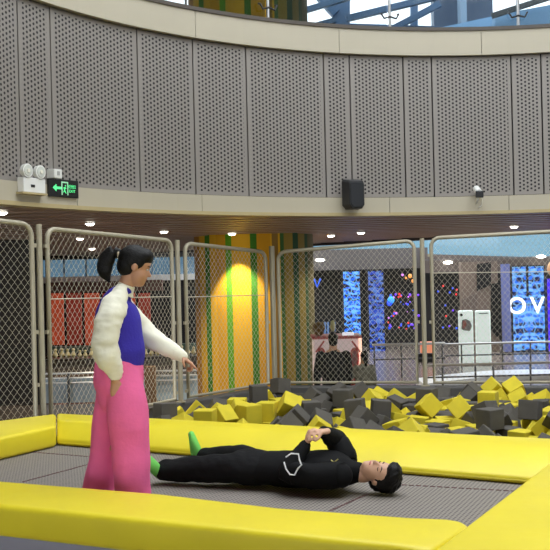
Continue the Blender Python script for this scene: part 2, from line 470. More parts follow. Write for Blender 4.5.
# ---------------------------------------------------------------- foam pit
A_, B_, C_, D_ = V((-1.62, 11.62)), V((-.05, 13.62)), V((3.67, 12.82)), V((5.2, 12.5))
PW = thing('foam_pit', (1.2, 11, 0), 'grey padded foam pit behind the trampoline holding loose cubes', 'foam pit')
def wallseg(a, b, t, z0, z1, name, m):
    d = (b-a).normalized(); n = V((-d.y, d.x)); 
    MB().prism([a, b, b+n*t, a+n*t], z0, z1).build(name, m, PW, bevel=.02)
wallseg(V((-1.62, 9.4)), A_, .14, .3, 1.0, 'side_wall', M_ledge)
wallseg(A_, B_, .2, .3, 1.0, 'side_wall', M_ledge)
wallseg(B_, D_, .2, .3, 1.0, 'back_wall', M_ledge)
MB().prism([(-3.1, 9.9), (-2.6, 9.3), (-1.8, 9.2), (-1.78, 11.6)], .0, .98).build('side_deck', M_deck, PW)
MB().prism([(-1.6, 9.6), (4.4, 6.9), (5.2, 12.5), (-.05, 13.6), (-1.6, 11.6)], .3, .52).build('pit_floor', M_ledge, PW)
MB().prism([(-1.6, 9.6), (-1.6, 9.25), (3.6, 6.9), (3.9, 7.1)], .3, 1.09).build('front_wall', M_ledge, PW)

CUBES = [[0.127,10.725,1.119,0.299,-0.927,-0.004,0.225,1595],
[2.772,9.413,1.111,0.517,-0.474,-0.101,0.705,334],
[2.733,10.301,1.07,0.864,-0.039,0.068,0.497,1902],
[1.662,8.469,1.069,0.115,-0.652,-0.085,-0.745,21],
[0.788,12.081,1.066,0.523,0.311,0.359,0.708,452],
[0.876,10.815,1.059,0.139,0.066,0.71,0.687,1078],
[-0.792,10.303,1.055,0.703,-0.073,-0.703,-0.073,689],
[0.364,10.763,1.055,0.0,0.996,0.091,0.0,806],
[-0.256,12.482,1.055,0.555,0.438,0.555,-0.438,1322],
[0.809,11.804,1.055,0.132,-0.132,-0.695,0.695,1278],
[-0.123,10.795,1.055,0.097,0.699,-0.096,0.702,1154],
[-0.325,10.619,1.055,0.623,0.334,0.624,-0.333,1472],
[2.489,11.253,1.055,0.691,0.691,-0.152,-0.152,982],
[2.192,9.853,1.055,0.199,0.199,-0.679,-0.679,2407],
[1.835,11.714,1.055,0.196,0.196,0.68,0.679,887],
[-0.482,11.171,1.055,0.706,0.706,-0.038,-0.038,293],
[0.037,13.218,1.049,0.25,0.173,-0.741,-0.598,1282],
[-1.304,10.961,1.049,0.191,-0.218,0.65,-0.702,1109],
[1.164,10.805,1.048,0.709,0.703,0.046,-0.024,1366],
[1.051,12.279,1.046,0.744,0.495,0.373,-0.25,735],
[1.734,10.943,1.045,0.338,0.162,0.6,-0.707,1831],
[-0.442,10.876,1.039,0.61,0.249,0.035,0.751,379],
[2.279,10.423,1.034,0.202,-0.746,0.38,0.508,688],
[2.055,10.702,1.032,0.905,-0.267,-0.313,-0.111,1385],
[3.091,12.442,1.031,0.381,-0.73,0.565,0.052,991],
[-0.611,10.515,1.03,0.16,0.367,-0.843,-0.36,860],
[1.284,9.159,1.023,0.418,-0.472,-0.763,0.141,364],
[0.197,10.489,1.007,0.721,-0.567,0.322,0.233,764],
[2.873,12.649,1.006,0.647,0.442,-0.096,-0.614,800],
[-0.541,11.408,1.001,0.157,0.614,-0.709,-0.31,34],
[2.329,10.123,0.991,0.835,-0.237,0.348,-0.355,403],
[0.76,9.65,0.99,0.869,0.355,0.247,0.239,431],
[0.902,9.283,0.988,0.605,-0.053,0.5,0.618,88],
[0.942,10.526,0.976,0.897,0.1,-0.383,0.197,1160],
[1.192,11.977,0.975,0.511,-0.631,0.573,-0.114,628],
[2.725,9.621,0.971,0.861,0.127,0.364,-0.33,602],
[2.575,12.661,0.961,0.568,-0.668,-0.119,-0.466,412],
[0.728,12.474,0.961,0.849,-0.104,-0.431,-0.288,48],
[0.097,10.257,0.958,0.051,-0.524,-0.695,0.489,395],
[0.458,10.535,0.949,0.675,-0.195,-0.501,0.506,764],
[-0.196,12.822,0.941,0.031,0.841,0.326,-0.43,150],
[1.388,9.392,0.941,0.457,-0.093,-0.675,-0.571,9],
[-1.0,11.691,0.941,0.709,0.606,0.275,-0.233,414],
[1.121,11.304,0.936,0.952,0.284,0.019,0.112,150],
[-0.737,11.822,0.936,0.8,-0.246,-0.275,-0.474,441],
[0.433,10.196,0.921,0.615,0.272,0.181,0.717,210],
[1.472,11.912,0.921,0.612,0.718,-0.075,-0.322,708],
[1.531,12.491,0.919,0.935,-0.16,0.315,0.012,378],
[2.51,12.378,0.919,0.259,-0.369,0.133,-0.883,683],
[-0.932,11.132,0.918,0.905,0.201,0.373,0.031,125],
[-1.078,10.704,0.918,0.276,0.057,0.855,0.436,71],
[2.119,11.677,0.918,0.267,0.38,-0.712,-0.528,255],
[2.593,10.755,0.918,0.652,-0.091,0.534,-0.531,588],
[2.043,9.374,0.915,0.164,-0.359,0.251,0.884,131],
[0.497,12.926,0.912,0.527,-0.121,-0.499,0.677,639],
[1.276,12.591,0.908,0.266,-0.668,0.468,-0.514,146],
[3.107,12.222,0.906,0.266,0.053,0.932,0.24,821],
[0.418,11.336,0.905,0.126,-0.886,0.015,0.446,2],
[0.581,12.239,0.904,0.002,-0.79,-0.225,0.57,455],
[2.723,9.283,0.904,0.288,0.499,0.8,0.169,10],
[2.896,12.402,0.903,0.282,0.142,0.938,-0.14,336],
[-0.716,11.545,0.902,0.4,-0.412,-0.817,0.048,145],
[2.209,12.787,0.901,0.077,-0.082,-0.94,0.321,546],
[2.866,10.92,0.9,0.509,-0.436,-0.33,0.665,6],
[0.893,12.256,0.893,0.181,0.312,-0.08,-0.929,9],
[3.393,12.137,0.892,0.403,0.808,0.291,-0.318,527],
[1.956,12.528,0.891,0.354,-0.165,-0.68,-0.621,3],
[1.275,10.252,0.891,0.296,0.111,0.677,0.664,396],
[2.168,10.597,0.888,0.149,-0.33,0.85,-0.383,452],
[1.331,11.546,0.888,0.701,0.593,0.385,-0.093,269],
[-0.01,10.481,0.888,0.656,-0.659,-0.256,-0.265,61],
[1.366,12.953,0.883,0.562,-0.55,-0.125,-0.605,221],
[-1.224,11.573,0.883,0.253,0.096,0.7,-0.661,169],
[1.175,10.539,0.88,0.132,0.483,0.057,-0.864,380],
[0.854,11.067,0.88,0.541,0.174,0.685,-0.456,152],
[2.134,11.945,0.878,0.149,-0.21,0.043,0.965,54],
[1.357,10.898,0.872,0.605,-0.164,0.777,0.065,388],
[3.512,11.855,0.87,0.978,0.068,-0.066,-0.187,5],
[0.662,10.525,0.868,0.547,0.213,0.568,-0.577,216],
[1.747,9.675,0.868,0.316,-0.545,-0.569,0.527,6],
[0.119,10.916,0.861,0.756,-0.517,-0.348,0.201,10],
[-0.967,11.954,0.861,0.664,-0.376,0.618,0.19,40],
[1.442,10.047,0.858,0.68,0.28,0.649,-0.192,48],
[2.529,10.525,0.857,0.921,0.06,-0.313,-0.224,234],
[1.58,10.755,0.855,0.681,-0.714,0.148,-0.069,453],
[0.52,10.889,0.854,0.267,-0.014,-0.8,-0.536,1],
[3.279,11.857,0.854,0.839,-0.023,-0.03,0.542,317],
[0.662,12.024,0.853,0.449,-0.198,-0.458,0.741,448],
[1.732,11.414,0.853,0.712,0.637,-0.293,-0.029,8],
[1.598,11.105,0.848,0.701,-0.645,0.05,-0.3,207],
[2.457,10.289,0.847,0.619,0.332,-0.624,0.341,120],
[1.996,11.506,0.846,0.205,0.675,-0.224,0.672,79],
[0.065,11.74,0.846,0.009,-0.958,-0.286,-0.004,1],
[2.482,9.712,0.845,0.284,0.647,-0.284,0.647,154],
[0.019,12.702,0.845,0.189,-0.189,0.681,-0.681,151],
[1.536,12.762,0.845,0.33,-0.625,-0.33,-0.625,40],
[2.12,10.111,0.845,0.07,0.704,0.07,-0.704,167],
[0.845,11.796,0.845,0.7,-0.7,0.097,-0.097,34],
[0.804,11.535,0.845,0.17,0.171,-0.686,-0.686,122],
[1.677,11.806,0.845,0.0,-0.878,-0.479,0.0,307],
[2.321,12.151,0.845,0.0,-0.985,-0.172,0.0,46],
[2.645,11.733,0.845,0.674,-0.213,-0.674,-0.212,17],
[2.401,9.929,0.845,0.333,0.333,0.624,0.624,252],
[2.246,12.348,0.845,0.407,-0.407,-0.579,0.578,61],
[-0.245,12.448,0.845,0.652,0.274,0.652,-0.274,58],
[1.889,10.928,0.845,0.027,0.027,0.707,0.707,208],
[1.755,10.495,0.845,0.22,-0.672,0.221,0.672,397],
[2.788,10.458,0.845,0.554,-0.439,0.554,0.439,291],
[2.131,11.31,0.845,0.663,0.245,-0.663,0.245,21],
[0.453,11.665,0.845,0.378,0.598,-0.378,0.598,52],
[2.122,9.824,0.845,0.572,0.572,0.416,0.415,4],
[1.882,10.714,0.845,0.022,0.0,0.0,1.0,293],
[1.945,11.136,0.845,0.999,0.0,0.0,-0.049,117],
[1.7,12.273,0.845,0.285,0.285,-0.647,-0.647,162],
[2.38,11.526,0.845,0.672,-0.221,-0.672,-0.221,32],
[2.777,11.92,0.845,0.304,0.304,-0.638,-0.638,118],
[2.448,11.881,0.845,0.466,0.466,-0.532,-0.532,166],
[0.76,11.27,0.845,0.0,-0.867,0.499,-0.0,201],
[3.133,11.087,0.845,0.696,-0.697,0.122,-0.122,180],
[0.095,12.489,0.845,0.132,0.695,0.132,-0.695,31],
[2.867,11.655,0.845,0.654,0.27,0.654,-0.27,139],
[1.691,10.245,0.845,0.429,-0.001,0.0,0.904,380],
[0.348,12.419,0.845,0.0,0.004,1.0,-0.0,48],
[2.033,12.315,0.845,0.157,0.0,-0.0,-0.988,83],
[1.884,9.953,0.845,0.0,-0.952,-0.306,0.0,89],
[-1.045,11.378,0.845,0.679,-0.679,-0.197,0.197,8],
[-0.397,12.669,0.845,0.0,0.536,0.844,0.0,33],
[2.753,12.182,0.845,0.414,0.573,0.414,-0.573,29],
[3.277,11.267,0.845,0.0,0.87,0.493,-0.0,52],
[2.658,11.454,0.844,0.245,0.703,0.667,0.027,56],
[0.85,10.72,0.843,0.576,0.609,-0.406,-0.364,1],
[2.018,10.404,0.841,0.545,0.17,0.739,-0.358,452],
[2.841,11.135,0.838,0.121,0.35,-0.021,-0.929,30],
[0.216,13.191,0.837,0.713,0.59,0.282,0.253,87],
[1.471,10.423,0.835,0.552,-0.065,-0.515,0.652,43],
[0.563,13.175,0.826,0.325,0.705,0.573,0.264,1],
[-0.076,13.021,0.818,0.208,-0.694,0.671,-0.155,42],
[3.289,12.355,0.818,0.816,-0.413,0.218,0.341,141],
[1.804,12.863,0.806,0.051,-0.796,0.543,-0.263,110],
[2.446,12.717,0.804,0.329,-0.752,-0.56,0.112,11],
[2.737,10.207,0.803,0.701,0.157,-0.434,-0.543,178],
[0.301,12.785,0.798,0.348,-0.01,0.885,-0.309,22],
[3.045,11.995,0.792,0.374,-0.338,-0.861,-0.063,35],
[1.542,11.56,0.778,0.327,0.079,0.917,0.213,175],
[1.716,12.532,0.775,0.596,0.71,0.153,-0.341,1],
[2.773,10.754,0.743,0.818,-0.25,0.311,0.414,27],
[3.551,10.688,1.055,0.705,-0.058,0.705,0.058,0],
[3.715,12.295,1.055,0.992,-0.0,0.0,-0.125,0],
[3.258,9.696,1.052,0.419,-0.599,-0.408,-0.547,0],
[2.941,9.268,1.036,0.396,0.165,0.466,-0.774,0],
[1.402,8.472,1.032,0.625,0.347,0.674,-0.188,0],
[1.074,8.816,1.016,0.298,0.51,-0.057,-0.805,0],
[0.618,8.879,1.015,0.799,0.291,-0.522,-0.066,0],
[3.73,11.267,1.002,0.098,-0.189,0.945,0.248,0],
[0.031,9.181,0.994,0.678,-0.263,-0.533,0.432,0],
[2.105,8.086,0.992,0.822,0.303,0.084,0.474,0],
[0.815,8.967,0.981,0.66,0.222,0.497,-0.519,0],
[3.891,11.673,0.978,0.272,-0.75,-0.577,-0.175,0],
[-0.384,9.829,0.958,0.137,-0.936,0.043,-0.323,0],
[-1.304,10.539,0.941,0.718,0.429,0.325,0.442,0],
[-0.266,9.609,0.912,0.637,0.28,-0.01,-0.718,0],
[1.034,9.012,0.904,0.523,-0.253,0.814,-0.024,0],
[-0.539,11.889,0.9,0.144,0.591,0.463,0.645,0],
[3.232,10.799,0.895,0.645,-0.528,-0.517,0.195,0],
[0.81,9.454,0.888,0.695,-0.369,0.604,-0.13,0],
[1.111,9.291,0.886,0.705,-0.619,0.341,0.06,0],
[3.382,10.184,0.886,0.717,0.378,0.273,0.518,0],
[3.102,10.417,0.886,0.492,0.773,0.3,0.266,0],
[3.801,11.494,0.884,0.44,0.664,0.249,0.551,0],
[0.623,9.77,0.882,0.879,0.343,0.263,0.199,0],
[1.669,9.413,0.879,0.382,0.656,-0.648,-0.062,0],
[2.452,8.217,0.877,0.078,-0.898,0.397,0.177,0],
[0.462,9.481,0.876,0.846,-0.161,-0.095,0.499,0],
[2.111,9.04,0.875,0.389,-0.832,-0.11,-0.38,0],
[1.699,8.651,0.875,0.049,-0.071,0.82,-0.566,0],
[0.717,9.144,0.874,0.853,-0.095,-0.257,-0.445,0],
[1.142,11.04,0.874,0.13,0.218,-0.965,0.064,0],
[1.937,8.71,0.874,0.538,0.834,0.087,0.084,0],
[3.057,9.854,0.873,0.508,-0.629,0.324,0.492,0],
[-0.379,11.447,0.864,0.332,-0.058,-0.938,-0.084,0],
[0.911,9.788,0.864,0.365,-0.12,0.137,0.913,0],
[-0.085,9.371,0.863,0.972,0.14,0.098,0.159,0],
[0.726,12.81,0.862,0.643,-0.239,-0.511,-0.519,0],
[3.14,12.594,0.86,0.264,-0.953,0.072,-0.13,0],
[0.955,12.627,0.856,0.148,0.438,-0.885,-0.06,0],
[1.502,12.157,0.854,0.017,-0.947,0.318,0.037,0],
[0.251,9.271,0.853,0.677,0.06,0.731,-0.058,0],
[2.566,9.121,0.853,0.004,-0.411,-0.85,-0.329,0],
[1.213,12.262,0.851,0.424,0.363,0.707,0.435,0],
[1.267,9.584,0.849,0.195,0.005,-0.016,-0.981,0],
[0.287,11.842,0.849,0.17,0.85,-0.498,-0.016,0],
[-1.323,10.842,0.848,0.709,0.656,0.196,0.17,0],
[3.45,10.443,0.848,0.428,0.417,-0.559,-0.574,0],
[-0.831,10.362,0.845,0.251,-0.661,-0.251,-0.661,0],
[3.135,9.611,0.845,0.692,0.144,-0.692,0.145,0],
[1.521,8.873,0.845,0.671,-0.223,-0.671,-0.224,0],
[3.537,11.21,0.845,0.409,-0.577,0.408,0.577,0],
[1.088,10.744,0.845,0.048,0.196,-0.98,-0.005,0],
[1.093,8.585,0.845,0.354,-0.612,-0.354,-0.612,0],
[0.503,9.046,0.845,0.654,-0.27,0.654,0.27,0],
[0.287,10.745,0.845,0.293,0.643,-0.293,0.644,0],
[1.53,9.126,0.845,0.0,-0.024,-1.0,-0.0,0],
[-0.353,9.377,0.845,0.695,0.0,0.0,-0.719,0],
[-0.578,10.963,0.845,0.348,0.616,0.348,-0.616,0],
[0.945,11.987,0.845,0.101,0.7,-0.101,0.7,0],
[-0.091,10.736,0.845,0.264,0.656,-0.264,0.656,0],
[3.651,11.006,0.845,0.973,-0.0,-0.0,0.232,0],
[-0.377,10.679,0.845,0.0,0.208,-0.978,-0.0,0],
[0.11,12.125,0.845,0.0,-0.592,0.806,-0.0,0],
[3.569,12.403,0.845,0.061,0.704,0.061,-0.704,0],
[3.486,10.659,0.845,0.0,-0.823,-0.568,0.0,0],
[-1.028,9.834,0.845,0.19,-0.681,-0.19,-0.681,0],
[3.126,9.276,0.845,0.0,0.586,-0.81,0.0,0],
[3.486,11.444,0.845,0.442,-0.0,0.0,0.897,0],
[2.43,11.218,0.845,0.162,0.689,0.162,-0.688,0],
[3.963,11.952,0.845,0.692,0.148,-0.692,0.147,0],
[2.746,8.192,0.845,0.522,-0.522,-0.477,0.477,0],
[3.644,12.085,0.845,0.091,0.701,-0.092,0.701,0],
[-0.514,10.063,0.845,0.269,-0.269,0.654,-0.654,0],
[-0.532,10.346,0.845,0.259,-0.259,-0.658,0.658,0],
[3.833,12.425,0.845,0.113,-0.698,-0.113,-0.698,0],
[1.283,8.916,0.845,0.7,-0.7,0.097,-0.097,0],
[1.615,9.922,0.845,0.226,0.67,-0.226,0.67,0],
[0.166,9.91,0.845,0.357,-0.357,-0.611,0.611,0],
[2.303,10.793,0.845,0.685,-0.685,-0.177,0.177,0],
[-0.767,10.603,0.845,0.647,-0.284,0.647,0.284,0],
[-0.276,12.071,0.845,0.277,-0.0,-0.0,0.961,0],
[-0.932,9.594,0.845,0.167,0.687,-0.167,0.687,0],
[2.021,9.633,0.845,0.568,-0.568,-0.421,0.421,0],
[0.227,9.018,0.845,0.139,0.691,-0.154,0.693,0],
[2.226,8.339,0.845,0.66,-0.66,-0.254,0.254,0],
[0.353,12.183,0.845,0.604,0.0,-0.0,0.797,0],
[1.834,11.655,0.845,0.615,-0.615,-0.348,0.349,0],
[3.869,12.201,0.845,0.526,0.0,0.0,0.85,0],
[-0.42,11.191,0.845,0.7,0.099,-0.7,0.099,0],
[2.635,7.924,0.845,0.339,0.62,-0.339,0.62,0],
[1.889,12.081,0.845,0.706,-0.707,0.015,-0.015,0],
[1.956,8.256,0.845,0.0,-0.925,0.38,0.0,0],
[-0.108,10.144,0.845,0.931,0.0,-0.0,-0.366,0],
[-0.348,10.22,0.845,0.214,0.674,-0.214,0.674,0],
[-0.079,12.248,0.845,0.0,-0.842,-0.54,0.0,0],
[0.809,13.091,0.845,0.427,-0.427,0.564,-0.564,0],
[-0.182,11.034,0.845,0.0,-0.971,-0.241,-0.0,0],
[2.915,9.485,0.844,0.287,0.618,0.308,-0.663,0],
[1.427,8.579,0.842,0.715,-0.57,-0.325,0.243,0],
[2.345,7.979,0.84,0.091,-0.459,0.884,0.001,0],
[1.731,8.382,0.838,0.308,-0.643,-0.139,-0.687,0],
[1.064,11.531,0.837,0.651,0.356,-0.669,-0.046,0],
[-1.34,10.264,0.836,0.571,0.047,-0.816,-0.077,0],
[2.268,8.841,0.835,0.127,0.312,0.814,0.474,0],
[-0.502,9.64,0.831,0.721,0.434,0.54,-0.024,0],
[2.737,8.954,0.831,0.253,-0.355,0.89,0.133,0],
[-0.742,12.041,0.829,0.442,-0.327,0.153,0.822,0],
[2.208,11.038,0.828,0.824,-0.461,-0.21,-0.255,0],
[0.636,10.164,0.826,0.65,-0.229,-0.388,0.612,0],
[1.149,12.82,0.824,0.057,0.433,-0.561,-0.704,0],
[-0.866,10.864,0.82,0.263,-0.449,0.759,0.391,0],
[0.143,9.496,0.819,0.33,-0.162,-0.678,-0.636,0],
[-1.335,11.185,0.818,0.143,-0.688,0.71,-0.044,0],
[0.229,11.527,0.816,0.48,0.258,-0.825,-0.148,0],
[-0.718,9.847,0.812,0.334,0.191,-0.817,0.43,0],
[3.095,11.506,0.809,0.768,0.511,-0.382,0.049,0],
[2.901,8.714,0.807,0.028,-0.955,0.157,0.25,0],
[-0.712,11.251,0.804,0.872,-0.379,0.31,0.018,0],
[2.688,12.522,0.802,0.021,-0.393,0.079,0.916,0],
[0.594,12.528,0.802,0.499,0.832,0.223,-0.093,0],
[3.132,10.169,0.799,0.641,0.462,-0.069,-0.609,0],
[0.245,10.157,0.798,0.668,-0.66,0.301,0.163,0],
[2.228,9.242,0.795,0.206,-0.895,-0.028,-0.395,0],
[1.538,9.603,0.794,0.789,0.548,-0.104,0.257,0],
[2.727,9.932,0.793,0.34,-0.119,0.763,0.536,0],
[-0.543,11.67,0.791,0.384,-0.797,0.139,-0.446,0],
[2.564,9.449,0.791,0.895,-0.132,0.391,0.169,0],
[2.508,8.796,0.791,0.384,-0.9,0.183,0.093,0],
[-0.234,10.477,0.79,0.216,-0.323,0.447,0.806,0],
[1.049,10.311,0.789,0.331,0.527,-0.733,0.275,0],
[3.77,11.772,0.789,0.671,0.195,0.655,0.288,0],
[-0.283,9.936,0.788,0.208,-0.369,-0.234,-0.875,0],
[1.859,9.287,0.785,0.327,-0.223,0.672,0.626,0],
[1.025,10.014,0.781,0.601,0.649,-0.443,0.148,0],
[1.251,11.817,0.775,0.355,-0.164,0.889,0.237,0],
[0.256,10.438,0.775,0.627,0.237,0.337,0.661,0],
[-0.059,9.739,0.774,0.94,0.326,-0.036,-0.089,0],
[2.508,10.973,0.774,0.482,0.551,-0.095,-0.674,0],
[-0.178,11.42,0.772,0.295,0.016,-0.94,0.173,0],
[1.262,9.885,0.772,0.311,0.813,0.239,0.43,0],
[1.122,12.484,0.771,0.027,-0.484,0.549,-0.681,0],
[3.774,11.317,0.77,0.869,-0.473,0.142,-0.023,0],
[0.429,9.898,0.77,0.07,-0.114,0.917,-0.377,0],
[-0.315,11.832,0.77,0.089,0.896,-0.124,0.416,0],
[0.104,11.246,0.77,0.519,0.243,0.309,-0.759,0],
[1.358,11.158,0.769,0.359,-0.159,-0.441,0.807,0],
[3.373,10.985,0.769,0.769,-0.127,0.497,0.381,0],
[1.837,9.0,0.769,0.702,-0.5,-0.507,0.024,0],
[3.039,10.654,0.766,0.198,0.125,-0.906,-0.352,0],
[1.054,9.519,0.758,0.279,0.926,0.135,0.217,0],
[0.58,11.413,0.758,0.428,0.084,0.681,-0.588,0],
[2.159,12.578,0.751,0.809,-0.411,-0.415,-0.067,0],
[2.266,10.461,0.75,0.411,-0.054,0.77,0.486,0],
[-0.51,12.18,0.745,0.367,-0.757,-0.527,0.125,0]]
S = .21
def cube_bm():
    bm = bmesh.new(); bmesh.ops.create_cube(bm, size=S); bmesh.ops.bevel(bm, geom=bm.edges[:], offset=.006, segments=1, affect='EDGES')
    me = bpy.data.meshes.new('foam_cube'); bm.to_mesh(me); bm.free(); return me
cy_ = cube_bm(); cy_.materials.append(M_yel2); cg_ = cube_bm(); cg_.materials.append(M_gry2)
CUBES.sort(key=lambda q: (-(q[7] > 0), -q[2])) 
rest = MB()
for i, q in enumerate(CUBES):
    r_ = random.random() < .46
    if i < 300:
        o = bpy.data.objects.new('foam_cube', cy_ if r_ else cg_); COL.objects.link(o)
        o.location = q[:3]; o.rotation_mode = 'QUATERNION'; o.rotation_quaternion = q[3:7]
        if r_: tag(o, 'bright yellow foam cube lying loose in the foam pit', 'foam cube', 'yellow foam cubes in the pit')
        else: tag(o, 'dark grey foam cube lying loose in the foam pit', 'foam cube', 'dark grey foam cubes in the pit')
    else: rest.box(q[:3], (S, S, S), R=Quaternion(q[3:7]).to_matrix())
if rest.v: tag(rest.build('buried_foam_cubes', M_gry2), 'grey foam cubes buried at the bottom of the foam pit', 'foam cubes', kind='stuff')

# ---------------------------------------------------------------- wire fence
def fence_panel(xa, da, ya, xb, db, yb, label, zb=1.0, rows=21, wire_y=None, brk=()):
    """stiles at picture columns xa, xb at depths da, db; ya, yb heights of the top rail there"""
    a = XD(xa, da, zb+.05); b = XD(xb, db, zb+.05)
    ta = V((XD(xa, da, U(xa, ya, da).z).x, da, U(xa, ya, da).z)); tb_ = V((b.x, db, U(xb, yb, db).z))
    ta.x = a.x; tb_.x = b.x
    t = thing('wire_fence', ((a.x+b.x)/2, (a.y+b.y)/2, zb), label, 'fence', 'wire fence panels around the foam pit and trampoline')
    R = .12; h = (tb_-ta).normalized(); up = V((0,0,1)); pts = [a]
    for k_ in range(7):
        an = k_/6*pi/2; pts.append(ta + h*R*(1-cos(an)) - up*R*(1-sin(an)))
    for k_ in range(7):
        an = k_/6*pi/2; pts.append(tb_ - h*R*(1-sin(an)) - up*R*(1-cos(an)))
    pts.append(b); MB().tube(pts, 0.027, 10, closed=True).build('frame', M_galv, t, smooth=True)
    W = (b-a).length; cw = .0385; ncol = int(W/cw); H = ((ta-a).length+(tb_-b).length)/2; nr = int(H/.094*2)
    mb = MB(); nn = V((h.y, -h.x, 0)).normalized()
    def P(s, v):
        lo = a.lerp(b, s); hi = ta.lerp(tb_, s); return lo.lerp(hi, v)
    for i in range(ncol+1):
        l = []
        for j in range(nr+1):
            sgn = 1 if (j+i) % 2 else -1
            s = (i + .5*sgn*.98)/ncol; s = min(max(s, .004), .996)
            l.append(P(s, j/nr) + nn*.004*sgn)
        mb.tube(l, .0023, 4)
    mb.build('chain_link_mesh', M_wire, t)
    if wire_y is not None:
        z0 = U(xa, wire_y[0], da).z; z1 = U(xb, wire_y[1], db).z
        MB().tube([(a.x, a.y, z0), (b.x, b.y, z1)], .007, 6).build('tension_wire', M_wire, t)
    for (side, yy) in brk:
        p0 = a if side == 'a' else b; d0 = da if side == 'a' else db; x0 = xa if side == 'a' else xb
        z = U(x0, yy, d0).z; e = p0.copy(); e.z = z; q = e + (-h if side == 'a' else h)*.05
        MB().beam(e, q, .03, .04).build('bracket', M_galv, t)
    return t
def fence_post(x, d, ytop, label, zb=1.0, r=.032):
    p = XD(x, d, zb); z = U(x, ytop, d).z
    t = thing('fence_post', p, label, 'post', 'fence posts')
    MB().tube([(p.x, p.y, zb), (p.x, p.y, z)], r, 12).build('pole', M_galv, t, smooth=False)
    MB().box((p.x, p.y, zb+.006), (.11, .11, .012)).build('foot_plate', M_galv, t)
fence_panel(-62, 9.0, 213, 36, 9.85, 224.5, 'wire mesh fence panel at the far left edge before the dark wall', wire_y=None, brk=(('b',245),('b',332),('b', 385)))
fence_post(43.6, 9.95, 224, 'pale steel fence post between the two left mesh panels')
fence_panel(51.5, 10.1, 228.5, 175, 12.07, 240.5, 'wire mesh fence panel directly behind the standing girl', wire_y=(299,296.5), brk=(('a',246),('a',332),('b',323),('b',393)))
fence_post(181, 12.17, 240, 'pale steel fence post right of the girl pointing hand')
fence_panel(188.5, 12.28, 243, 268.5, 13.58, 252, 'wire mesh fence panel in front of the striped yellow column', wire_y=(297,295), brk=(('a',323),('a',391),('b', 322)))
fence_post(275, 13.72, 246, 'pale steel corner fence post at the striped column', r=.04)
fence_panel(281, 13.66, 252, 417.5, 13.30, 240.5, 'wire mesh fence panel behind which the adult in black stands', wire_y=None, brk=(('b',322),))
fence_post(425.5, 13.26, 238, 'pale steel fence post between the two back mesh panels')
fence_panel(434.5, 13.22, 238, 600, 12.8, 229, 'wire mesh fence panel at the right in front of the lettered screen', wire_y=(273,271), brk=(('a',255),('a',322)))
# ---------------------------------------------------------------- fittings on the ring
def ring_frame(px, py, off=0.):
    """point on the ring's inner face seen at (px,py), with tangent (rightwards) and inward normal"""
    p = phi_of(px, py); d = (CY+cos(p)*(RR-.07-off)); q = RP(p, RR-.07-off, 0)
    q.z = U(px, py, q.y).z
    return q, V((cos(p), -sin(p), 0)), V((-sin(p), -cos(p), 0))
UP = V((0, 0, 1))
def flatbox(mb, o, ux, n, x0, x1, z0, z1, y0, y1):
    vs = [o+ux*x+n*y+UP*z for x in (x0, x1) for y in (y0, y1) for z in (z0, z1)]
    return mb.add(vs, [(0,1,3,2),(4,6,7,5),(0,4,5,1),(2,3,7,6),(0,2,6,4),(1,5,7,3)])
# emergency light
q, ux, n = ring_frame(23.5, 185.5)
t = thing('emergency_light', q, 'white twin-head emergency light on the fascia left of the green sign', 'emergency light')
flatbox(MB(), q, ux, n, -.17, .17, -.085, .075, .0, .09).build('housing', M_white, t, bevel=.008)
flatbox(MB(), q, ux, n, -.06, -.0, -.03, .0, .09, .094).build('indicator', M_black, t)
flatbox(MB(), q, ux, n, -.20, .19, -.105, -.085, -.0, .10).build('bracket', M_lip, t)
for s_, lx in ((-1, -.11), (1, .09)):
    cc = q+ux*lx+UP*.145+n*.05
    l = MB().tube([cc-n*.03, cc+n*.0, cc+n*.05], [.045, .07, .075], 24).build('lamp_head', M_white, t, smooth=False)
    MB().tube([cc+n*.045, cc+n*.056], [.06, .058], 24).build('lens', mat('lamp_lens', c(205,208,200), .15), l)
    MB().tube([cc+n*.05, cc+n*.065], [.022, .02], 16).build('bulb', mat('warm_bulb', c(235,230,215), .2), l)
    MB().tube([q+ux*lx*.9+UP*.07+n*.045, cc+n*.0], .018, 8).build('neck', M_white, l)
# exit sign
q, ux, n = ring_frame(57.3, 188.7)
t = thing('exit_sign', q, 'green lit exit sign with arrow and running figure on black', 'exit sign')
flatbox(MB(), q, ux, n, -.23, .23, -.10, .10, 0, .035).build('housing', M_black, t, bevel=.004)
M_green = mat('green_glow', c(90,235,140), .5, emit=c(90,240,150), es=.55)
mb = MB(); yy = n*.037
def fl(pts): mb.flat([(a*.1, b*.1) for a, b in pts], q+yy, ux, UP, .003)
fl([(-1.75,0),(-1.2,.42),(-1.2,.14),(-.45,.14),(-.45,-.14),(-1.2,-.14),(-1.2,-.42)])
mb.build('arrow', M_green, t)
mb = MB()
fl([(-.42,-.75),(-.42,.75),(-.28,.75),(-.28,-.75)]); fl([(-.28,.75),(.62,.75),(.62,.6),(-.28,.6)]); fl([(.48,.6),(.62,.6),(.62,-.75),(.48,-.75)])
mb.build('door_pictogram', mat('pale_green_glow', c(150,200,165), .5, emit=c(150,215,170), es=.4), t)
mb = MB()
fs_ = lambda p_: fl([(.08+(a-.08)*.72, b*.78-.05) for a, b in p_])
mb.tube([q+yy+ux*.02+UP*.030, q+yy+n*.003+ux*.02+UP*.030], .008, 10)
fs_([(.0,.22),(.2,.24),(.22,.1),(.12,-.2),(-.05,-.12)]); fs_([(-.02,.25),(-.22,.12),(-.2,.02),(.02,.12)]); fs_([(.2,.25),(.42,.12),(.38,.02),(.18,.12)])
fs_([(-.05,-.1),(.08,-.2),(-.02,-.42),(-.2,-.55),(-.26,-.45),(-.12,-.35)]); fs_([(.02,-.1),(.14,-.15),(.26,-.4),(.42,-.62),(.32,-.68),(.14,-.45)])
mb.build('running_figure', M_green, t)
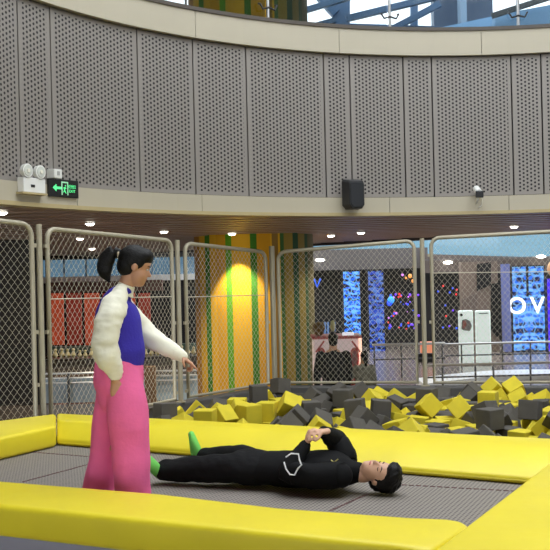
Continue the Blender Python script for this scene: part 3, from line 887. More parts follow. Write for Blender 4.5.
text_mesh('安全出口', .045, M_green, t, q+yy+ux*.125+UP*.022, ux, UP, .001, width=.115)
text_mesh('EXIT', .045, M_green, t, q+yy+ux*.125-UP*.028, ux, UP, .001, width=.10)
# junction box above the sign
q, ux, n = ring_frame(50.5, 174)
t = thing('junction_box', q, 'small white square box on the perforated wall above the exit sign', 'junction box')
flatbox(MB(), q, ux, n, -.06, .06, -.05, .05, -.07, .05).build('housing', M_white, t, bevel=.006)
flatbox(MB(), q, ux, n, -.015, .02, -.02, .025, .05, .056).build('socket', mat('grey_socket', c(165,165,162), .5), t)
# loudspeaker
q, ux, n = ring_frame(347.5, 195)
t = thing('wall_speaker', q, 'black wall loudspeaker at the foot of the perforated wall', 'loudspeaker')
mb = MB(); w, h = .14, .215
prof = [(-w,-h+.06),(-w+.05,-h),(w-.05,-h),(w,-h+.06),(w,h-.05),(w-.02,h),(-w+.02,h),(-w,h-.03)]
mb.flat([(a*.95,b) for a, b in prof], q+n*.03, ux, UP, -.0001); mb = MB()
vs = [q+n*.06+ux*a+UP*b for a, b in prof]+[q+n*.28+ux*a*.8+UP*(b*.9-.02) for a, b in prof]; kq = len(prof)
mb.add(vs, [tuple(range(kq)), tuple(reversed(range(kq, 2*kq)))]+[(i, i+kq, (i+1)%kq+kq, (i+1)%kq) for i in range(kq)])
mb.build('cabinet', M_black, t, bevel=.012)
vs = [q+n*.283+ux*a*.7+UP*(b*.8-.02) for a, b in prof]+[q+n*.292+ux*a*.66+UP*(b*.77-.02) for a, b in prof]
MB().add(vs, [tuple(range(kq)), tuple(reversed(range(kq, 2*kq)))]+[(i, i+kq, (i+1)%kq+kq, (i+1)%kq) for i in range(kq)]).build('grille', mat('speaker_grille', c(34,36,40), .8), t)
flatbox(MB(), q, ux, n, -.04, .04, -.06, .06, -.07, .07).build('bracket', M_black, t)
# small camera
q, ux, n = ring_frame(475, 194)
t = thing('security_camera', q, 'small white security camera with dark lens on the fascia', 'camera')
cpt = q+n*.12+UP*.03
MB().tube([q+n*.02+UP*.07, q+n*.2+UP*.0], [.05,.05], 16).build('body', M_white, t)
flatbox(MB(), q+n*.19-UP*.02, ux, n, -.055, .055, -.05, .045, 0, .04).build('lens_hood', M_black, t, bevel=.01)
MB().tube([q+n*.12-UP*.03, q+n*.08-UP*.09, q+n*.0-UP*.13], .014, 8).build('arm', M_white, t)
MB().tube([q+n*.1+ux*.05, q+n*.05+ux*.075-UP*.08, q+n*.03+ux*.07-UP*.17, q+n*.03+ux*.02-UP*.2], .005, 6).build('cable', M_white, t)

# ---------------------------------------------------------------- balustrade and steelwork above the ring
for i, (x0, x1) in enumerate(((-80, 128), (129, 268), (269, 389), (390, 518), (519, 640))):
    p0, p1 = phi_of(x0, 15)+.002, phi_of(x1, 15)-.002
    struct('window_%d' % (i+1), arc_shell(MB(), p0, p1, RR+.05, RR+.066, Z_UB1+.06, Z_UB1+1.2), G_clear)
for x, w in ((268, 'in front of the striped column'), (389.5, 'in front of the blue steelwork'), (518, 'near the right edge')):
    q, ux, n = ring_frame(x, 15, 0); q = RP(phi_of(x, 15), RR-.0, Z_UB1+.05)
    t = thing('balustrade_post', q, 'slim steel glass balustrade post on the upper ledge ' + w, 'post', 'balustrade posts')
    MB().tube([q, q+UP*1.2], .022, 10).build('pole', M_steel, t)
    for sd in (-1, 1):
        MB().tube([q+n*.02+UP*.16, q+n*.03+ux*sd*.09+UP*.13, q+n*.02+ux*sd*.13+UP*.2, q-n*.03+ux*sd*.13+UP*.21], .014, 8).build('clamp', M_black, t)
def bm_(a, b, w, d, name='roof_beam', m=None, lab='', g=True, d2=None):
    p, q_ = U(a[0], a[1], d), U(b[0], b[1], d2 or d)
    o = MB().beam(p, q_, w, w, up=(0, 1, 0)).build(name, m or M_blue, None, bevel=.01)
    if lab: tag(o, lab, 'beam', 'roof steelwork' if g else None)
D = 26.
bm_((341, 60), (341, -70), .46, D, 'steel_column', None, 'blue steel column standing behind the glass balustrade, right of the striped column')
bm_((414, 60), (414, -70), .2, D+1, 'steel_column', None, 'slim blue steel column behind the glass balustrade near its middle')
bm_((300, 12), (360, -6), .15, D-1, lab='blue roof beam climbing right from the striped column')
bm_((300, 30), (336, 20), .14, D-.6, lab='short low blue roof beam beside the striped column')
bm_((346, 19), (436, -3), .17, D-.6, lab='long blue roof beam crossing behind the middle balustrade post')
bm_((368, 42), (440, 4), .17, D+.3, lab='blue roof beam rising steeply from behind the ledge')
bm_((346, 26), (440, 29), .13, D+.6, lab='level blue roof beam just above the ledge')
bm_((318, -6), (336, 14), .25, D-.2, lab='blue knee brace meeting the wide steel column')
M_bg1 = mat('slate_cladding', c(50,70,95), .5); M_bg2 = mat('pale_cladding', c(128,150,172), .5); M_bg3 = mat('sky_blue_cladding', c(118,158,194), .5)
def slab(x0, y0, x1, y1, d, th, name, m, lab, cat):
    xm = (x0+x1)/2; a, b = U(x0, y0, d), U(x1, y1, d); a.z = U(xm, y0, d).z; b.z = U(xm, y1, d).z
    o = MB().box(((a.x+b.x)/2, d+th/2, (a.z+b.z)/2), (abs(b.x-a.x), th, abs(a.z-b.z))).build(name, m, None); tag(o, lab, cat); return o
slab(432, -60, 494, 60, 29, .5, 'cladding_tower', M_bg1, 'slate blue clad block behind the glass balustrade', 'building')
slab(459, -60, 468, 60, 28, .5, 'cladding_pier', M_bg2, 'pale pier in front of the slate blue clad block', 'pier')
for (pts, d, nm, m, lab) in (([(424,31),(494,16),(494,60),(424,60)], 27, 'ramp_wall', M_bg3, 'pale blue sloping ramp wall left of the right balustrade post'), ([(495,15),(560,3),(560,60),(495,60)], 25.5, 'ramp_wall', M_bg3, 'pale blue sloping ramp wall behind the right balustrade post')):
    P4 = [U(x, y, d) for x, y in pts]; o = MB().add(P4+[p+V((0,.3,0)) for p in P4], [(3,2,1,0),(4,5,6,7),(0,1,5,4),(1,2,6,5),(2,3,7,6),(3,0,4,7)]).build(nm, m, None); tag(o, lab, 'wall')
bm_((492, 16), (560, -6), .14, 25, m=mat('dark_handrail', c(60,66,70), .5), lab='dark sloping rail above the pale blue ramp wall', g=False)
# upper storey left of the column
slab(120, -60, 146, 229, 24, .5, 'upper_wall', mat('umber_wall', c(84,74,62), .7), 'brown upper wall at the left above the ledge', 'wall')
slab(183, -60, 191, 229, 23.4, .5, 'upper_pier', mat('umber_wall', c(84,74,62), .7), 'narrow brown pier left of the striped column on the upper floor', 'pier')
bm_((140, -4), (186, 14), .16, 24.5, m=M_bg2, lab='pale roof beam at the upper left above the ledge', g=True)

# ---------------------------------------------------------------- striped column
M_col = mat('striped_cladding', c(214,170,50), .75, spec=.12)
k = NT(M_col); tc = k.n('ShaderNodeTexCoord'); sp = k.n('ShaderNodeSeparateXYZ'); k.l(tc.outputs['Object'], sp.inputs[0])
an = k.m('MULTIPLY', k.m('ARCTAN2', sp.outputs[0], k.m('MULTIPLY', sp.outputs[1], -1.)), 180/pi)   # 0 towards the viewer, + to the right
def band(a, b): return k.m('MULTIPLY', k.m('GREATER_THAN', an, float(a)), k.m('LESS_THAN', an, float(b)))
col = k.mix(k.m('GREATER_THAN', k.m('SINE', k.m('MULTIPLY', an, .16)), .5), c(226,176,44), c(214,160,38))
for a, b, cl in ((-90,-62,c(176,124,40)), (-51,-44,c(70,128,40)), (-25.5,-19.5,c(96,158,36)), (-2,4,c(66,124,40)), (18,24,c(150,120,60)), (26,32,c(70,110,60)), (30,40,c(150,130,60)), (40,47,c(46,78,54)), (47,57,c(122,106,52)), (57,63,c(48,72,46)), (63,90,c(84,76,44))):  # right-hand stripes are darkened to carry that side's shade along with the pattern
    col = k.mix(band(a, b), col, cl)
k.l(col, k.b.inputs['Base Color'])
cc_ = U(254, 260, 20.8)
n_ = 96; mb = MB().tube([(cc_.x, cc_.y, 0), (cc_.x, cc_.y, 12)], 1.3, n_)
o = mb.build('striped_column', M_col, None, smooth=True); o.modifiers.new('b', 'EDGE_SPLIT')
tag(o, 'thick round column clad in yellow with green vertical stripes behind the fence', 'column')

# ---------------------------------------------------------------- mall behind: left
def fr(x0, y0, x1, y1, d, th=.1):
    xm = (x0+x1)/2; a, b = XD(x0, d, U(xm, y0, d).z), XD(x1, d, U(xm, y1, d).z); a.z = U(xm, y0, d).z; b.z = U(xm, y1, d).z; mb = MB(); mb.box(((a.x+b.x)/2, d+th/2, (a.z+b.z)/2), (abs(b.x-a.x), th, abs(a.z-b.z))); return mb
M_red = mat('red_panel_self_lit', c(206,78,46), .5, var=.6, vscale=1.1, emit=c(206,80,44), es=.32); M_drk = mat('dark_interior', c(17,15,16), .7); M_grey = mat('grey_fascia', c(96,92,92), .5)  # red panels glow faintly to lift their brightness, no lamps behind
struct('window_6', fr(20, 250, 215, 281, 33.6, .03), G_tint)
mb = MB()
for x in (64, 86, 108, 130, 152, 174, 196): a = U(x, 262, 33.5); mb.box((a.x, a.y, (3.55+2.45)/2), (.05, .06, 1.1))
struct('trim_6', mb, mat('mullion', c(110,130,146), .5))
struct('trim_11', fr(10, 248, 215, 258.5, 33.2, .2), M_drk)
struct('trim_7', fr(20, 275.5, 215, 281.5, 33.3, .25), mat('white_sill', c(206,206,204), .5))
struct('wall_shops', fr(10, 281.5, 215, 372, 33.4, .3), M_drk)
t = thing('red_shopfront', U(100, 350, 32), 'red shopfront with orange figures behind the standing girl', 'shopfront')
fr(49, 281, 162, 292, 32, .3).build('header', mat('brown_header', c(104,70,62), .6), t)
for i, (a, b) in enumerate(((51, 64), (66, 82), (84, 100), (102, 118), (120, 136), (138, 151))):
    fr(a, 293, b, 345, 32.1, .1).build('panel', M_red if i % 2 == 0 else mat('deep_red_panel_self_lit', c(158,52,38), .5, var=.6, vscale=1.3, emit=c(170,50,30), es=.25), t)  # deep red panels carry the same added glow
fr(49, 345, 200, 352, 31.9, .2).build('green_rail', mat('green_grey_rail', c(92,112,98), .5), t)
# goods on the counter
ct = thing('counter', U(110, 372, 28), 'long dark display counter below the red shopfront', 'counter')
fr(46, 359, 205, 374, 28, .6).build('body', mat('counter_front', c(112,104,98), .5), ct)
fr(45, 357.8, 206, 359.4, 27.9, .8).build('top', mat('counter_top', c(60,54,50), .3), ct)
M_gold = mat('gold_goods', c(214,198,140), .35)
proto = None
for i in range(26):
    x = 49+i*6.0; p = XD(x, 28.3, 1); p.z = U(125.5, 357.8, 27.9).z+.004
    if proto is None:
        p00 = p.copy(); mb = MB(); mb.loft([p+UP*.04, p+UP*.06, p+UP*.1, p+UP*.16], [.05, .075, .06, .03], n=12, sub=2); mb.ell(p+UP*.2, (.045, .045, .04), n=10, m=6)
        proto = mb.build('ornament', M_gold, None, smooth=True); o = proto; base_ = o.location.copy()
    else:
        o = proto.copy(); COL.objects.link(o); o.location = base_+ (p-p00) + V((0, random.uniform(-.05, .05), 0)); s_ = random.uniform(.8, 1.25); o.scale = (s_, s_, s_)
    tag(o, 'small gold and white ornament in the row along the display counter', 'ornament', 'ornaments on the counter')
# low glass barrier
bt = thing('glass_barrier', XD(125, 20, 0), 'low glass barrier with silver rails behind the left fence', 'barrier')
a = XD(20, 20, 0); b = XD(198, 20, 0); zt = U(110, 372, 20).z
MB().box(((a.x+b.x)/2, 20, zt/2-.04), (b.x-a.x, .03, zt-.12)).build('glass_panel', mat('frosted_pane', c(160,180,196), .25), bt)
for dz in (0, -.1, -.2): MB().tube([(a.x, 19.93, zt+dz), (b.x, 19.93, zt+dz)], .022, 8).build('rail', M_steel, bt)
for x in (69, 120): p = XD(x, 19.85, 0); MB().box((p.x, p.y, zt/2), (.05, .05, zt)).build('post', mat('dark_post', c(50,50,56), .4), bt)
p = XD(151, 19.4, 0); zz = U(151, 366, 19.4).z
tag(MB().box((p.x, p.y, zz/2), (.22, .16, zz)).build('wooden_bollard', mat('brown_wood', c(106,76,46), .5, var=.2, vscale=5), None, bevel=.01), 'short brown wooden post beside the pointing hand', 'post')

# ---------------------------------------------------------------- mall behind: right
struct('window_7', fr(296, 215, 620, 262, 34, .03), G_tint2)
struct('trim_8', fr(296, 249, 428, 269.5, 33, .4), M_grey)
mbx = MB(); P4 = [U(424, 254, 32.6), U(600, 259, 32.6), U(600, 273, 32.6), U(424, 273, 32.6)]
mbx.add(P4+[p+V((0,.4,0)) for p in P4], [(3,2,1,0),(4,5,6,7),(0,1,5,4),(1,2,6,5),(2,3,7,6),(3,0,4,7)]); struct('trim_9', mbx, mat('warm_grey_fascia', c(98,88,84), .5))
struct('wall_right', fr(296, 264, 640, 374, 33.6, .3), M_drk)
struct('trim_10', fr(426, 257, 600, 258.4, 32.4, .12), M_grey)
for (x, y, w) in ((320, 260, 'leftmost'), (448, 262.5, 'above the tall white boards'), (541, 256.5, 'nearest the right edge')):
    p = U(x, y, 32.2); o = MB().ell(p, (.16, .05, .05)).build('spot_lamp', M_lamp, None, smooth=True); tag(o, 'small lit lamp on the fascia over far shops, ' + w, 'lamp', 'lamps on the far fascia')

def screen_mat(name, base, pale, sc, es, mirror=False, dark=c(3,10,50)):
    m = mat(name, (0,0,0), .4, emit=base, es=es); k = NT(m); tc = k.n('ShaderNodeTexCoord'); s = k.n('ShaderNodeSeparateXYZ'); k.l(tc.outputs['Object'], s.inputs[0])
    x = s.outputs[0]
    if mirror: x = k.m('ABSOLUTE', x)
    cb = k.n('ShaderNodeCombineXYZ'); k.l(x, cb.inputs[0]); k.l(s.outputs[2], cb.inputs[1])
    nz = k.n('ShaderNodeTexNoise'); nz.inputs['Scale'].default_value = sc*.5; nz.inputs['Detail'].default_value = 3; k.l(cb.outputs[0], nz.inputs['Vector'])
    vo = k.n('ShaderNodeTexVoronoi', feature='DISTANCE_TO_EDGE'); vo.inputs['Scale'].default_value = sc; k.l(cb.outputs[0], vo.inputs['Vector'])
    wv = k.n('ShaderNodeTexWave', wave_type='RINGS'); wv.inputs['Scale'].default_value = sc*.35; wv.inputs['Distortion'].default_value = 9; wv.inputs['Detail Scale'].default_value = 1.2; k.l(cb.outputs[0], wv.inputs['Vector'])
    f1 = k.m('LESS_THAN', vo.outputs['Distance'], .07); f2 = k.m('GREATER_THAN', nz.outputs['Fac'], .52); f3 = k.m('GREATER_THAN', wv.outputs['Fac'], .5)
    cc = k.mix(f3, base, dark); cc = k.mix(f2, cc, k.mix(f3, pale, base)); cc = k.mix(k.m('MULTIPLY', f1, .7), cc, pale)
    k.l(cc, k.b.inputs['Emission Color']); return m
def screen(x0, y0, x1, y1, d, m, lab, edge=.04):
    xm = (x0+x1)/2; a, b = U(x0, y0, d), U(x1, y1, d); a.z = U(xm, y0, d).z; b.z = U(xm, y1, d).z; w = abs(b.x-a.x); h = abs(a.z-b.z); cx_, cz = (a.x+b.x)/2, (a.z+b.z)/2
    t = thing('led_screen', (cx_, d, min(a.z, b.z)), lab, 'screen')
    MB().box((cx_, d+.06, cz), (w+2*edge, .1, h+2*edge)).build('casing', M_black, t)
    zb_ = cz-h/2-edge
    if zb_ > .03: MB().box((cx_, d+.14, zb_/2), (w*.9, .26, zb_)).build('plinth', M_drk, t)
    vs = [V((cx_+sx*w/2, d-.004+th_, cz+sz*h/2)) for th_ in (0, .012) for sx in (-1, 1) for sz in (-1, 1)]
    me_o = MB().add([v for v in vs], [(0,2,3,1),(4,5,7,6),(0,1,5,4),(2,6,7,3),(0,4,6,2),(1,3,7,5)])
    o = me_o.build('display', m, t); 
    # centre the display's own origin so its picture is symmetric
    off = V((cx_, d, cz)) - V(t['_org']); 
    for v in o.data.vertices: v.co -= off
    o.location = off
    return t, o
sm1 = screen_mat('floral_blue_screen', c(14,100,245), c(110,190,255), 5.5, 1.1)
sm2 = screen_mat('deep_blue_screen', c(30,80,225), c(110,160,250), 5.0, .6, dark=c(8,14,46))
sm3 = screen_mat('ornate_blue_screen', c(44,116,235), c(120,190,255), 4.6, 1.0, mirror=True, dark=c(6,22,74))
sm4 = mat('violet_screen', (0,0,0), .4, emit=c(70,36,235), es=1.0)
screen(343, 271.5, 361, 335, 31.5, sm1, 'bright blue floral screen, the left one behind the adult in black')
screen(368, 271, 385, 352, 31.5, sm2, 'darker blue patterned screen, right of the bright floral one')
t3, o3 = screen(512, 266.5, 545.5, 350.5, 29.8, sm3, 'large ornate blue screen with white letters at the right')
q0 = U(528.5, 310, 29.8)
MB().box((q0.x-.02, 29.785, q0.z+.92), (.07, .02, 1.0)).build('divider', M_black, t3)
M_let = mat('white_letter_glow', (1,1,1), .4, emit=(1,1,1), es=1.3)
text_mesh('O', .72, M_let, t3, U(517, 306.5, 29.76), V((1,0,0)), UP, .01, name='letter', bold=.006)
text_mesh('V', .72, M_let, t3, U(537.5, 306, 29.76), V((1,0,0)), UP, .01, name='letter', bold=.006)
t4, o4 = screen(547, 278.5, 572, 351, 29.5, sm4, 'plain violet blue screen at the right edge')
p = U(555, 277.5, 29.56); tag(MB().ell(p+UP*.28, (.24, .12, .26)).build('round_ornament', mat('apricot', c(226,170,120), .5), None, smooth=True), 'apricot round ornament on top of the violet screen', 'ornament')
slab(503.5, 264, 511.8, 352, 29.2, .4, 'lavender_pillar', mat('lavender_cladding', c(110,120,176), .35), 'slim lavender pillar left of the lettered screen', 'pillar')
# beige pillars and dark openings
t = thing('beige_pillar', XD(480, 30.2, 0), 'beige pillar with angular dark inset behind the tall white boards', 'pillar')
a = U(461, 262, 30.2); b = U(500, 366, 30.2)
MB().box(((a.x+b.x)/2, 30.4, (a.z)/2), (b.x-a.x, .4, a.z)).build('body', mat('beige_stone', c(124,108,96), .4, var=.05), t)
def poly_part(pts, d, name, m, parent, th=.04):
    P_ = [U(x, y, d) for x, y in pts]; k_ = len(P_)
    return MB().add(P_+[p+V((0,th,0)) for p in P_], [tuple(reversed(range(k_))), tuple(range(k_, 2*k_))]+[(i, (i+1)%k_, (i+1)%k_+k_, i+k_) for i in range(k_)]).build(name, m, parent)
poly_part([(477,264),(491,262),(491,285),(477,291)], 30.14, 'inset', M_drk, t)
poly_part([(491,284),(503,282),(503,336),(496,337),(491,330)], 30.14, 'inset', M_drk, t)
poly_part([(462,300),(468,297),(477,293),(477,318),(462,318)], 30.14, 'inset', mat('taupe_panel', c(110,96,88), .5), t)
# tall white boards shaped like telephones
M_board = mat('lit_white_board', c(222,234,228), .35, emit=c(216,232,226), es=.42)
def board(x0, x1, lab):
    a, b = U(x0, 310.5, 26), U(x1, 365.5, 26); w = b.x-a.x; h = a.z-b.z
    t = thing('display_board', ((a.x+b.x)/2, 26, b.z), lab, 'display board', 'tall white display boards')
    o = MB().box(((a.x+b.x)/2, 26, (a.z+b.z)/2), (w, .09, h)); o.build('board', M_board, t, bevel=.035, seg=4)
    MB().box(((a.x+b.x)/2, 26, b.z/2+.02), (w*.8, .4, b.z-.0)).build('plinth', M_drk, t)
    return t
t = board(458, 474, 'tall white display board with a camera dot and small picture')
MB().tube([U(461.3, 315, 25.96), U(461.3, 315, 25.93)], .04, 14).build('camera_dot', M_black, t)
poly_part([(462,320),(466,319),(470,321),(472,326),(470,331),(464,330.5),(461.5,329)], 25.93, 'picture', mat('grey_picture', c(130,128,126), .6, var=.4, vscale=9), t, .01)
poly_part([(463,321),(466,320.5),(466.5,325),(464,329),(462.6,327)], 25.915, 'picture_figure', mat('rust_picture', c(158,92,84), .6), t, .01)
t = board(475, 491.5, 'tall white display board with a thin grey heading, right of its twin')
for i, w in enumerate((9, 0, 0)):
    if w: MB().box(U(483.3, 313.4+i*2.2, 25.945), (w*26/F, .01, .03)).build('printed_line', mat('print_grey', c(120,130,130), .6), t)
# handrails in the concourse
def rail(name, d, x0, x1, ytop, posts, lab, n_r=2, m=None):
    a = U(x0, ytop, d); b = U(x1, ytop-.0244*(x1-x0), d)
    t = thing(name, XD((x0+x1)/2, d, 0), lab, 'railing'); m = m or M_steel
    MB().tube([a, b], .03, 10).build('handrail', m, t)
    if n_r > 1: MB().tube([V((a.x, d, a.z*.55)), V((b.x, d, b.z*.55))], .02, 8).build('lower_rail', mat('dark_rail', c(56,56,60), .4), t)
    for x in posts: p = XD(x, d, 0); MB().tube([(p.x, d, 0), (p.x, d, a.z)], .022, 8).build('post', mat('dark_rail', c(56,56,60), .4), t)
rail('railing', 23.5, 372, 445, 345, (375, 402, 443), 'steel handrail crossing below the darker blue screen')
rail('railing', 20.4, 425, 600, 365.5, (443, 476, 494, 531, 566), 'nearer steel railing in front of the tall white boards')
rail('railing', 25, 440, 600, 344.5, (462, 503, 531), 'farther steel railing at the level of the lettered screen foot')
# pale curved kerb on the floor
mb = MB(); l1 = []; l2 = []
for i in range(17):
    x = 424+i*13; y = 384-9.5*sin(min(1, i/9)*pi/2); p = UZ(x, y, .12); l1.append(p); l2.append(p+V((0,1.2,0)))
kk = len(l1); vs = [V((p.x, p.y, 0)) for p in l1]+l1+l2+[V((p.x, p.y, 0)) for p in l2]
fs = [(r_*kk+i, r_*kk+i+1, (r_+1)*kk+i+1, (r_+1)*kk+i) for r_ in range(3) for i in range(kk-1)]
fs += [(3*kk+i, 3*kk+i+1, i+1, i) for i in range(kk-1)] + [(0, kk, 2*kk, 3*kk), (kk-1, 4*kk-1, 3*kk-1, 2*kk-1)]
tag(MB().add(vs, fs).build('kerb', mat('white_kerb', c(200,206,212), .3), None), 'low white curved kerb on the floor beyond the foam pit', 'kerb')
# coloured lamps in the dark arcade, loose in the air without cords
cols = [c(40,90,255), c(120,60,255), c(255,60,60), c(230,140,255), c(60,170,255), c(255,170,80)]
LM = [mat('arcade_glow_%d' % i, cc, .5, emit=cc, es=.4) for i, cc in enumerate(cols)]
bm0 = {}
def lamp(x, y, r, ci, d=32.6):
    key = (ci)
    if key not in bm0:
        o = MB().ell(V((0,0,0)), (1,1,1), n=10, m=6).build('arcade_lamp', LM[ci], None, smooth=True); bm0[key] = o.data
        for v in o.data.vertices: v.co.z -= 1
    else: o = bpy.data.objects.new('arcade_lamp', bm0[key]); COL.objects.link(o)
    o.location = U(x, y, d); o.scale = (r, r*.6, r*1.1)
    nm = ['blue','purple','red','pink','pale blue','amber'][ci]
    tag(o, 'tiny glowing %s lamp in the dark arcade beyond the back fence' % nm, 'lamp', nm+' arcade lamps')
for i in range(46):
    y = random.choice((296, 303, 312, 316, 324, 327)) + random.uniform(-2, 2); lamp(random.uniform(388, 420), y, random.uniform(.02, .045), random.choice((0,0,1,1,2,3,0)))
lamp(391, 300, .12, 4); lamp(389.5, 303, .1, 0); lamp(410, 276, .07, 5); lamp(413, 281, .06, 5); lamp(406, 278, .04, 5); lamp(402.5, 275, .04, 3)
for i in range(12): lamp(random.uniform(437, 458), random.uniform(285, 350), .035, random.choice((2,1,0)))
# little blue v-shaped light and unhung upright tubes beyond the kiosk
t = thing('neon_light', U(317, 283, 32), 'small blue v-shaped neon light left of the bright floral screen', 'neon light')
MB().tube([U(314, 278.5, 32), U(317, 287, 32), U(320.5, 278.5, 32)], .035, 6).build('tube', mat('neon_blue', (0,0,0), .4, emit=c(60,110,255), es=1.2), t)
for i, x in enumerate((317, 325, 328, 334.5)):
    tag(MB().tube([U(x, 322, 30), U(x, 334, 30)], .035, 8).build('light_tube', mat('dim_blue_tube', (0,0,0), .4, emit=c(120,160,220), es=.5), None), 'slim upright pale blue light tube above the pink kiosk', 'light tube', 'blue light tubes')
# red shop corner seen between the left posts, orange screen on the right
fr_o = fr(421, 342, 434, 353, 27, .2).build('orange_panel', mat('orange_lit', c(220,140,110), .4, emit=c(230,140,100), es=.4), None); tag(fr_o, 'small orange lit panel seen between the back fence posts', 'panel')
p_ = XD(427, 27.2, 0); tag(MB().box((p_.x, 27.3, U(427,353.4,27.2).z/2), (.5, .3, U(427,353.4,27.2).z)).build('panel_stand', M_drk, None), 'dark stand under the small orange lit panel', 'stand')
# pink claw kiosk
M_pk = mat('pale_pink_board', c(222,205,202), .45, emit=c(230,205,204), es=.25); M_pr = mat('pink_red', c(206,92,88), .45)
t = thing('prize_kiosk', XD(338, 17, 0), 'pale pink prize kiosk with red ovals behind the adult in black', 'kiosk')
def kx(x): return XD(x, 17, 1).x
zk = U(340, 338.5, 17).z
MB().box(((kx(314)+kx(361))/2, 17.35, zk/2), (kx(361)-kx(314), .7, zk)).build('body', M_pk, t, bevel=.02)
MB().box(((kx(313)+kx(362))/2, 17.35, zk+.02), (kx(362.5)-kx(313), .76, .05)).build('top', M_pr, t)
MB().box((kx(360.6), 16.98, zk/2), (.05, .04, zk)).build('lit_edge', mat('peach_glow', c(255,214,190), .4, emit=c(255,206,180), es=1.0), t)
for x in (321.5, 354.5):
    p = U(x, 358, 16.98); ovl = MB().ell(p, (.085, .02, .19), n=28).build('oval', M_pr, t, smooth=True)
    MB().ell(p-V((0,.012,0)), (.05, .02, .13), n=24).build('oval_centre', mat('dusky_pink', c(170,110,112), .5), ovl)
for s_, x0 in ((1, 316), (-1, 360)):
    MB().tube([U(x0, 352, 16.96), U(x0+8*s_, 341, 16.96)], .018, 6).build('corner_trim', M_pr, t)
poly_part([(346,380),(352,377),(359,379),(361,384),(350,386)], 16.95, 'red_patch', M_pr, t, .01)
tag(MB().box(U(348, 334.5, 17.2), (.2, .16, .075)).build('sign_box', mat('lit_white', c(240,240,245), .4, emit=(.9,.9,1), es=.6), None, bevel=.01), 'small white lit box on the pink kiosk below the floral screen', 'box')
# gold heap and flower
t = thing('gift_basket', U(319, 338, 17.2), 'basket of gold trinkets on the left end of the pink kiosk', 'basket')
pb_ = U(319, 338, 17.2); pb_.z = zk+.13
MB().loft([pb_, pb_+UP*.05], [.09, .12], n=16).build('basket', mat('brown_wicker', c(120,92,50), .7), t, smooth=True)
for i in range(9):
    a_ = i*2.4; MB().ell(pb_+V((cos(a_)*.07*(i%3)/2, sin(a_)*.05, .09+.02*(i % 3))), (.035, .03, .04), n=10, m=6).build('trinket', mat('dull_gold', c(150,124,70), .4), t, smooth=True)
t = thing('potted_flower', U(333, 338, 17.3), 'pale yellow flower standing on the pink kiosk behind the adult head', 'flower')
pf = U(333, 330, 17.3); MB().tube([(pf.x, pf.y, zk+.045), (pf.x+.01, pf.y, pf.z)], .008, 6).build('stem', mat('stem_green', c(60,84,44), .6), t)
MB().ell(pf+UP*.07, (.045, .045, .11)).build('bloom', mat('pale_yellow_petal', c(206,204,140), .5), t, smooth=True)
MB().tube([(pf.x, pf.y, zk+.045), (pf.x, pf.y, zk+.11)], [.04, .05], 12).build('pot', M_black, t)
# ---------------------------------------------------------------- people
M_skin = mat('skin', c(206,160,132), .5, var=.04, vscale=12); M_skin2 = mat('skin_tan', c(190,140,108), .5, var=.04, vscale=12)
M_hair = mat('black_hair', c(13,11,10), .55, bump=.004, bscale=90, spec=.25)
M_cloth_w = mat('cream_sweatshirt', c(238,234,212), .85, bump=.0012, bscale=30)
M_cloth_b = mat('cobalt_sweatshirt', c(52,40,160), .85, bump=.003, bscale=60)
M_pink = mat('pink_corduroy', c(236,104,158), .85, bump=.003, bscale=50, var=.05, vscale=7)
M_jacket = mat('black_jacket', c(11,11,12), .8, bump=.003, bscale=40, spec=.2); M_trou = mat('charcoal_trousers', c(19,19,20), .85, bump=.003, bscale=40, spec=.2)
M_piping = mat('white_piping', c(225,225,225), .6); M_sock = mat('lime_sock', c(120,214,96), .8)

def basis(u, f):
    u = V(u).normalized(); f = V(f); f = (f-u*f.dot(u)).normalized(); return u, f, f.cross(u).normalized()
def head(mb, cen, u, f, s, nose=1., ears=True):
    """cen: middle between crown and chin; s: crown to chin"""
    u, f, r = basis(u, f); P = lambda a, b, d: V(cen)+(f*a+r*b+u*d)*s
    ax = (f, r, u)
    mb.ell(P(-.05, 0, .12), (.40*s, .315*s, .37*s), ax)
    mb.ell(P(.10, 0, -.14), (.25*s, .25*s, .34*s), ax)
    mb.ell(P(.20, 0, -.33), (.13*s, .13*s, .13*s), ax)              # chin
    mb.ell(P(.16, .11, -.16), (.15*s, .13*s, .16*s), ax); mb.ell(P(.16, -.11, -.16), (.15*s, .13*s, .16*s), ax)  # cheeks
    mb.ell(P(.235, 0, .09), (.11*s, .22*s, .07*s), ax)              # brow
    mb.loft([P(.30, 0, .03), P(.36*nose, 0, -.05), P(.405*nose, 0, -.115)], [.03*s, .035*s, .05*s], ref=r, n=10)
    mb.ell(P(.33, .035, -.125), (.04*s, .035*s, .03*s), ax); mb.ell(P(.33, -.035, -.125), (.04*s, .035*s, .03*s), ax)
    mb.ell(P(.32, 0, -.215), (.03*s, .085*s, .022*s), ax); mb.ell(P(.315, 0, -.25), (.03*s, .075*s, .024*s), ax)
    if ears:
        for sd in (-1, 1): mb.ell(P(-.03, sd*.315, -.02), (.07*s, .035*s, .11*s), ax)
    return P, (u, f, r)
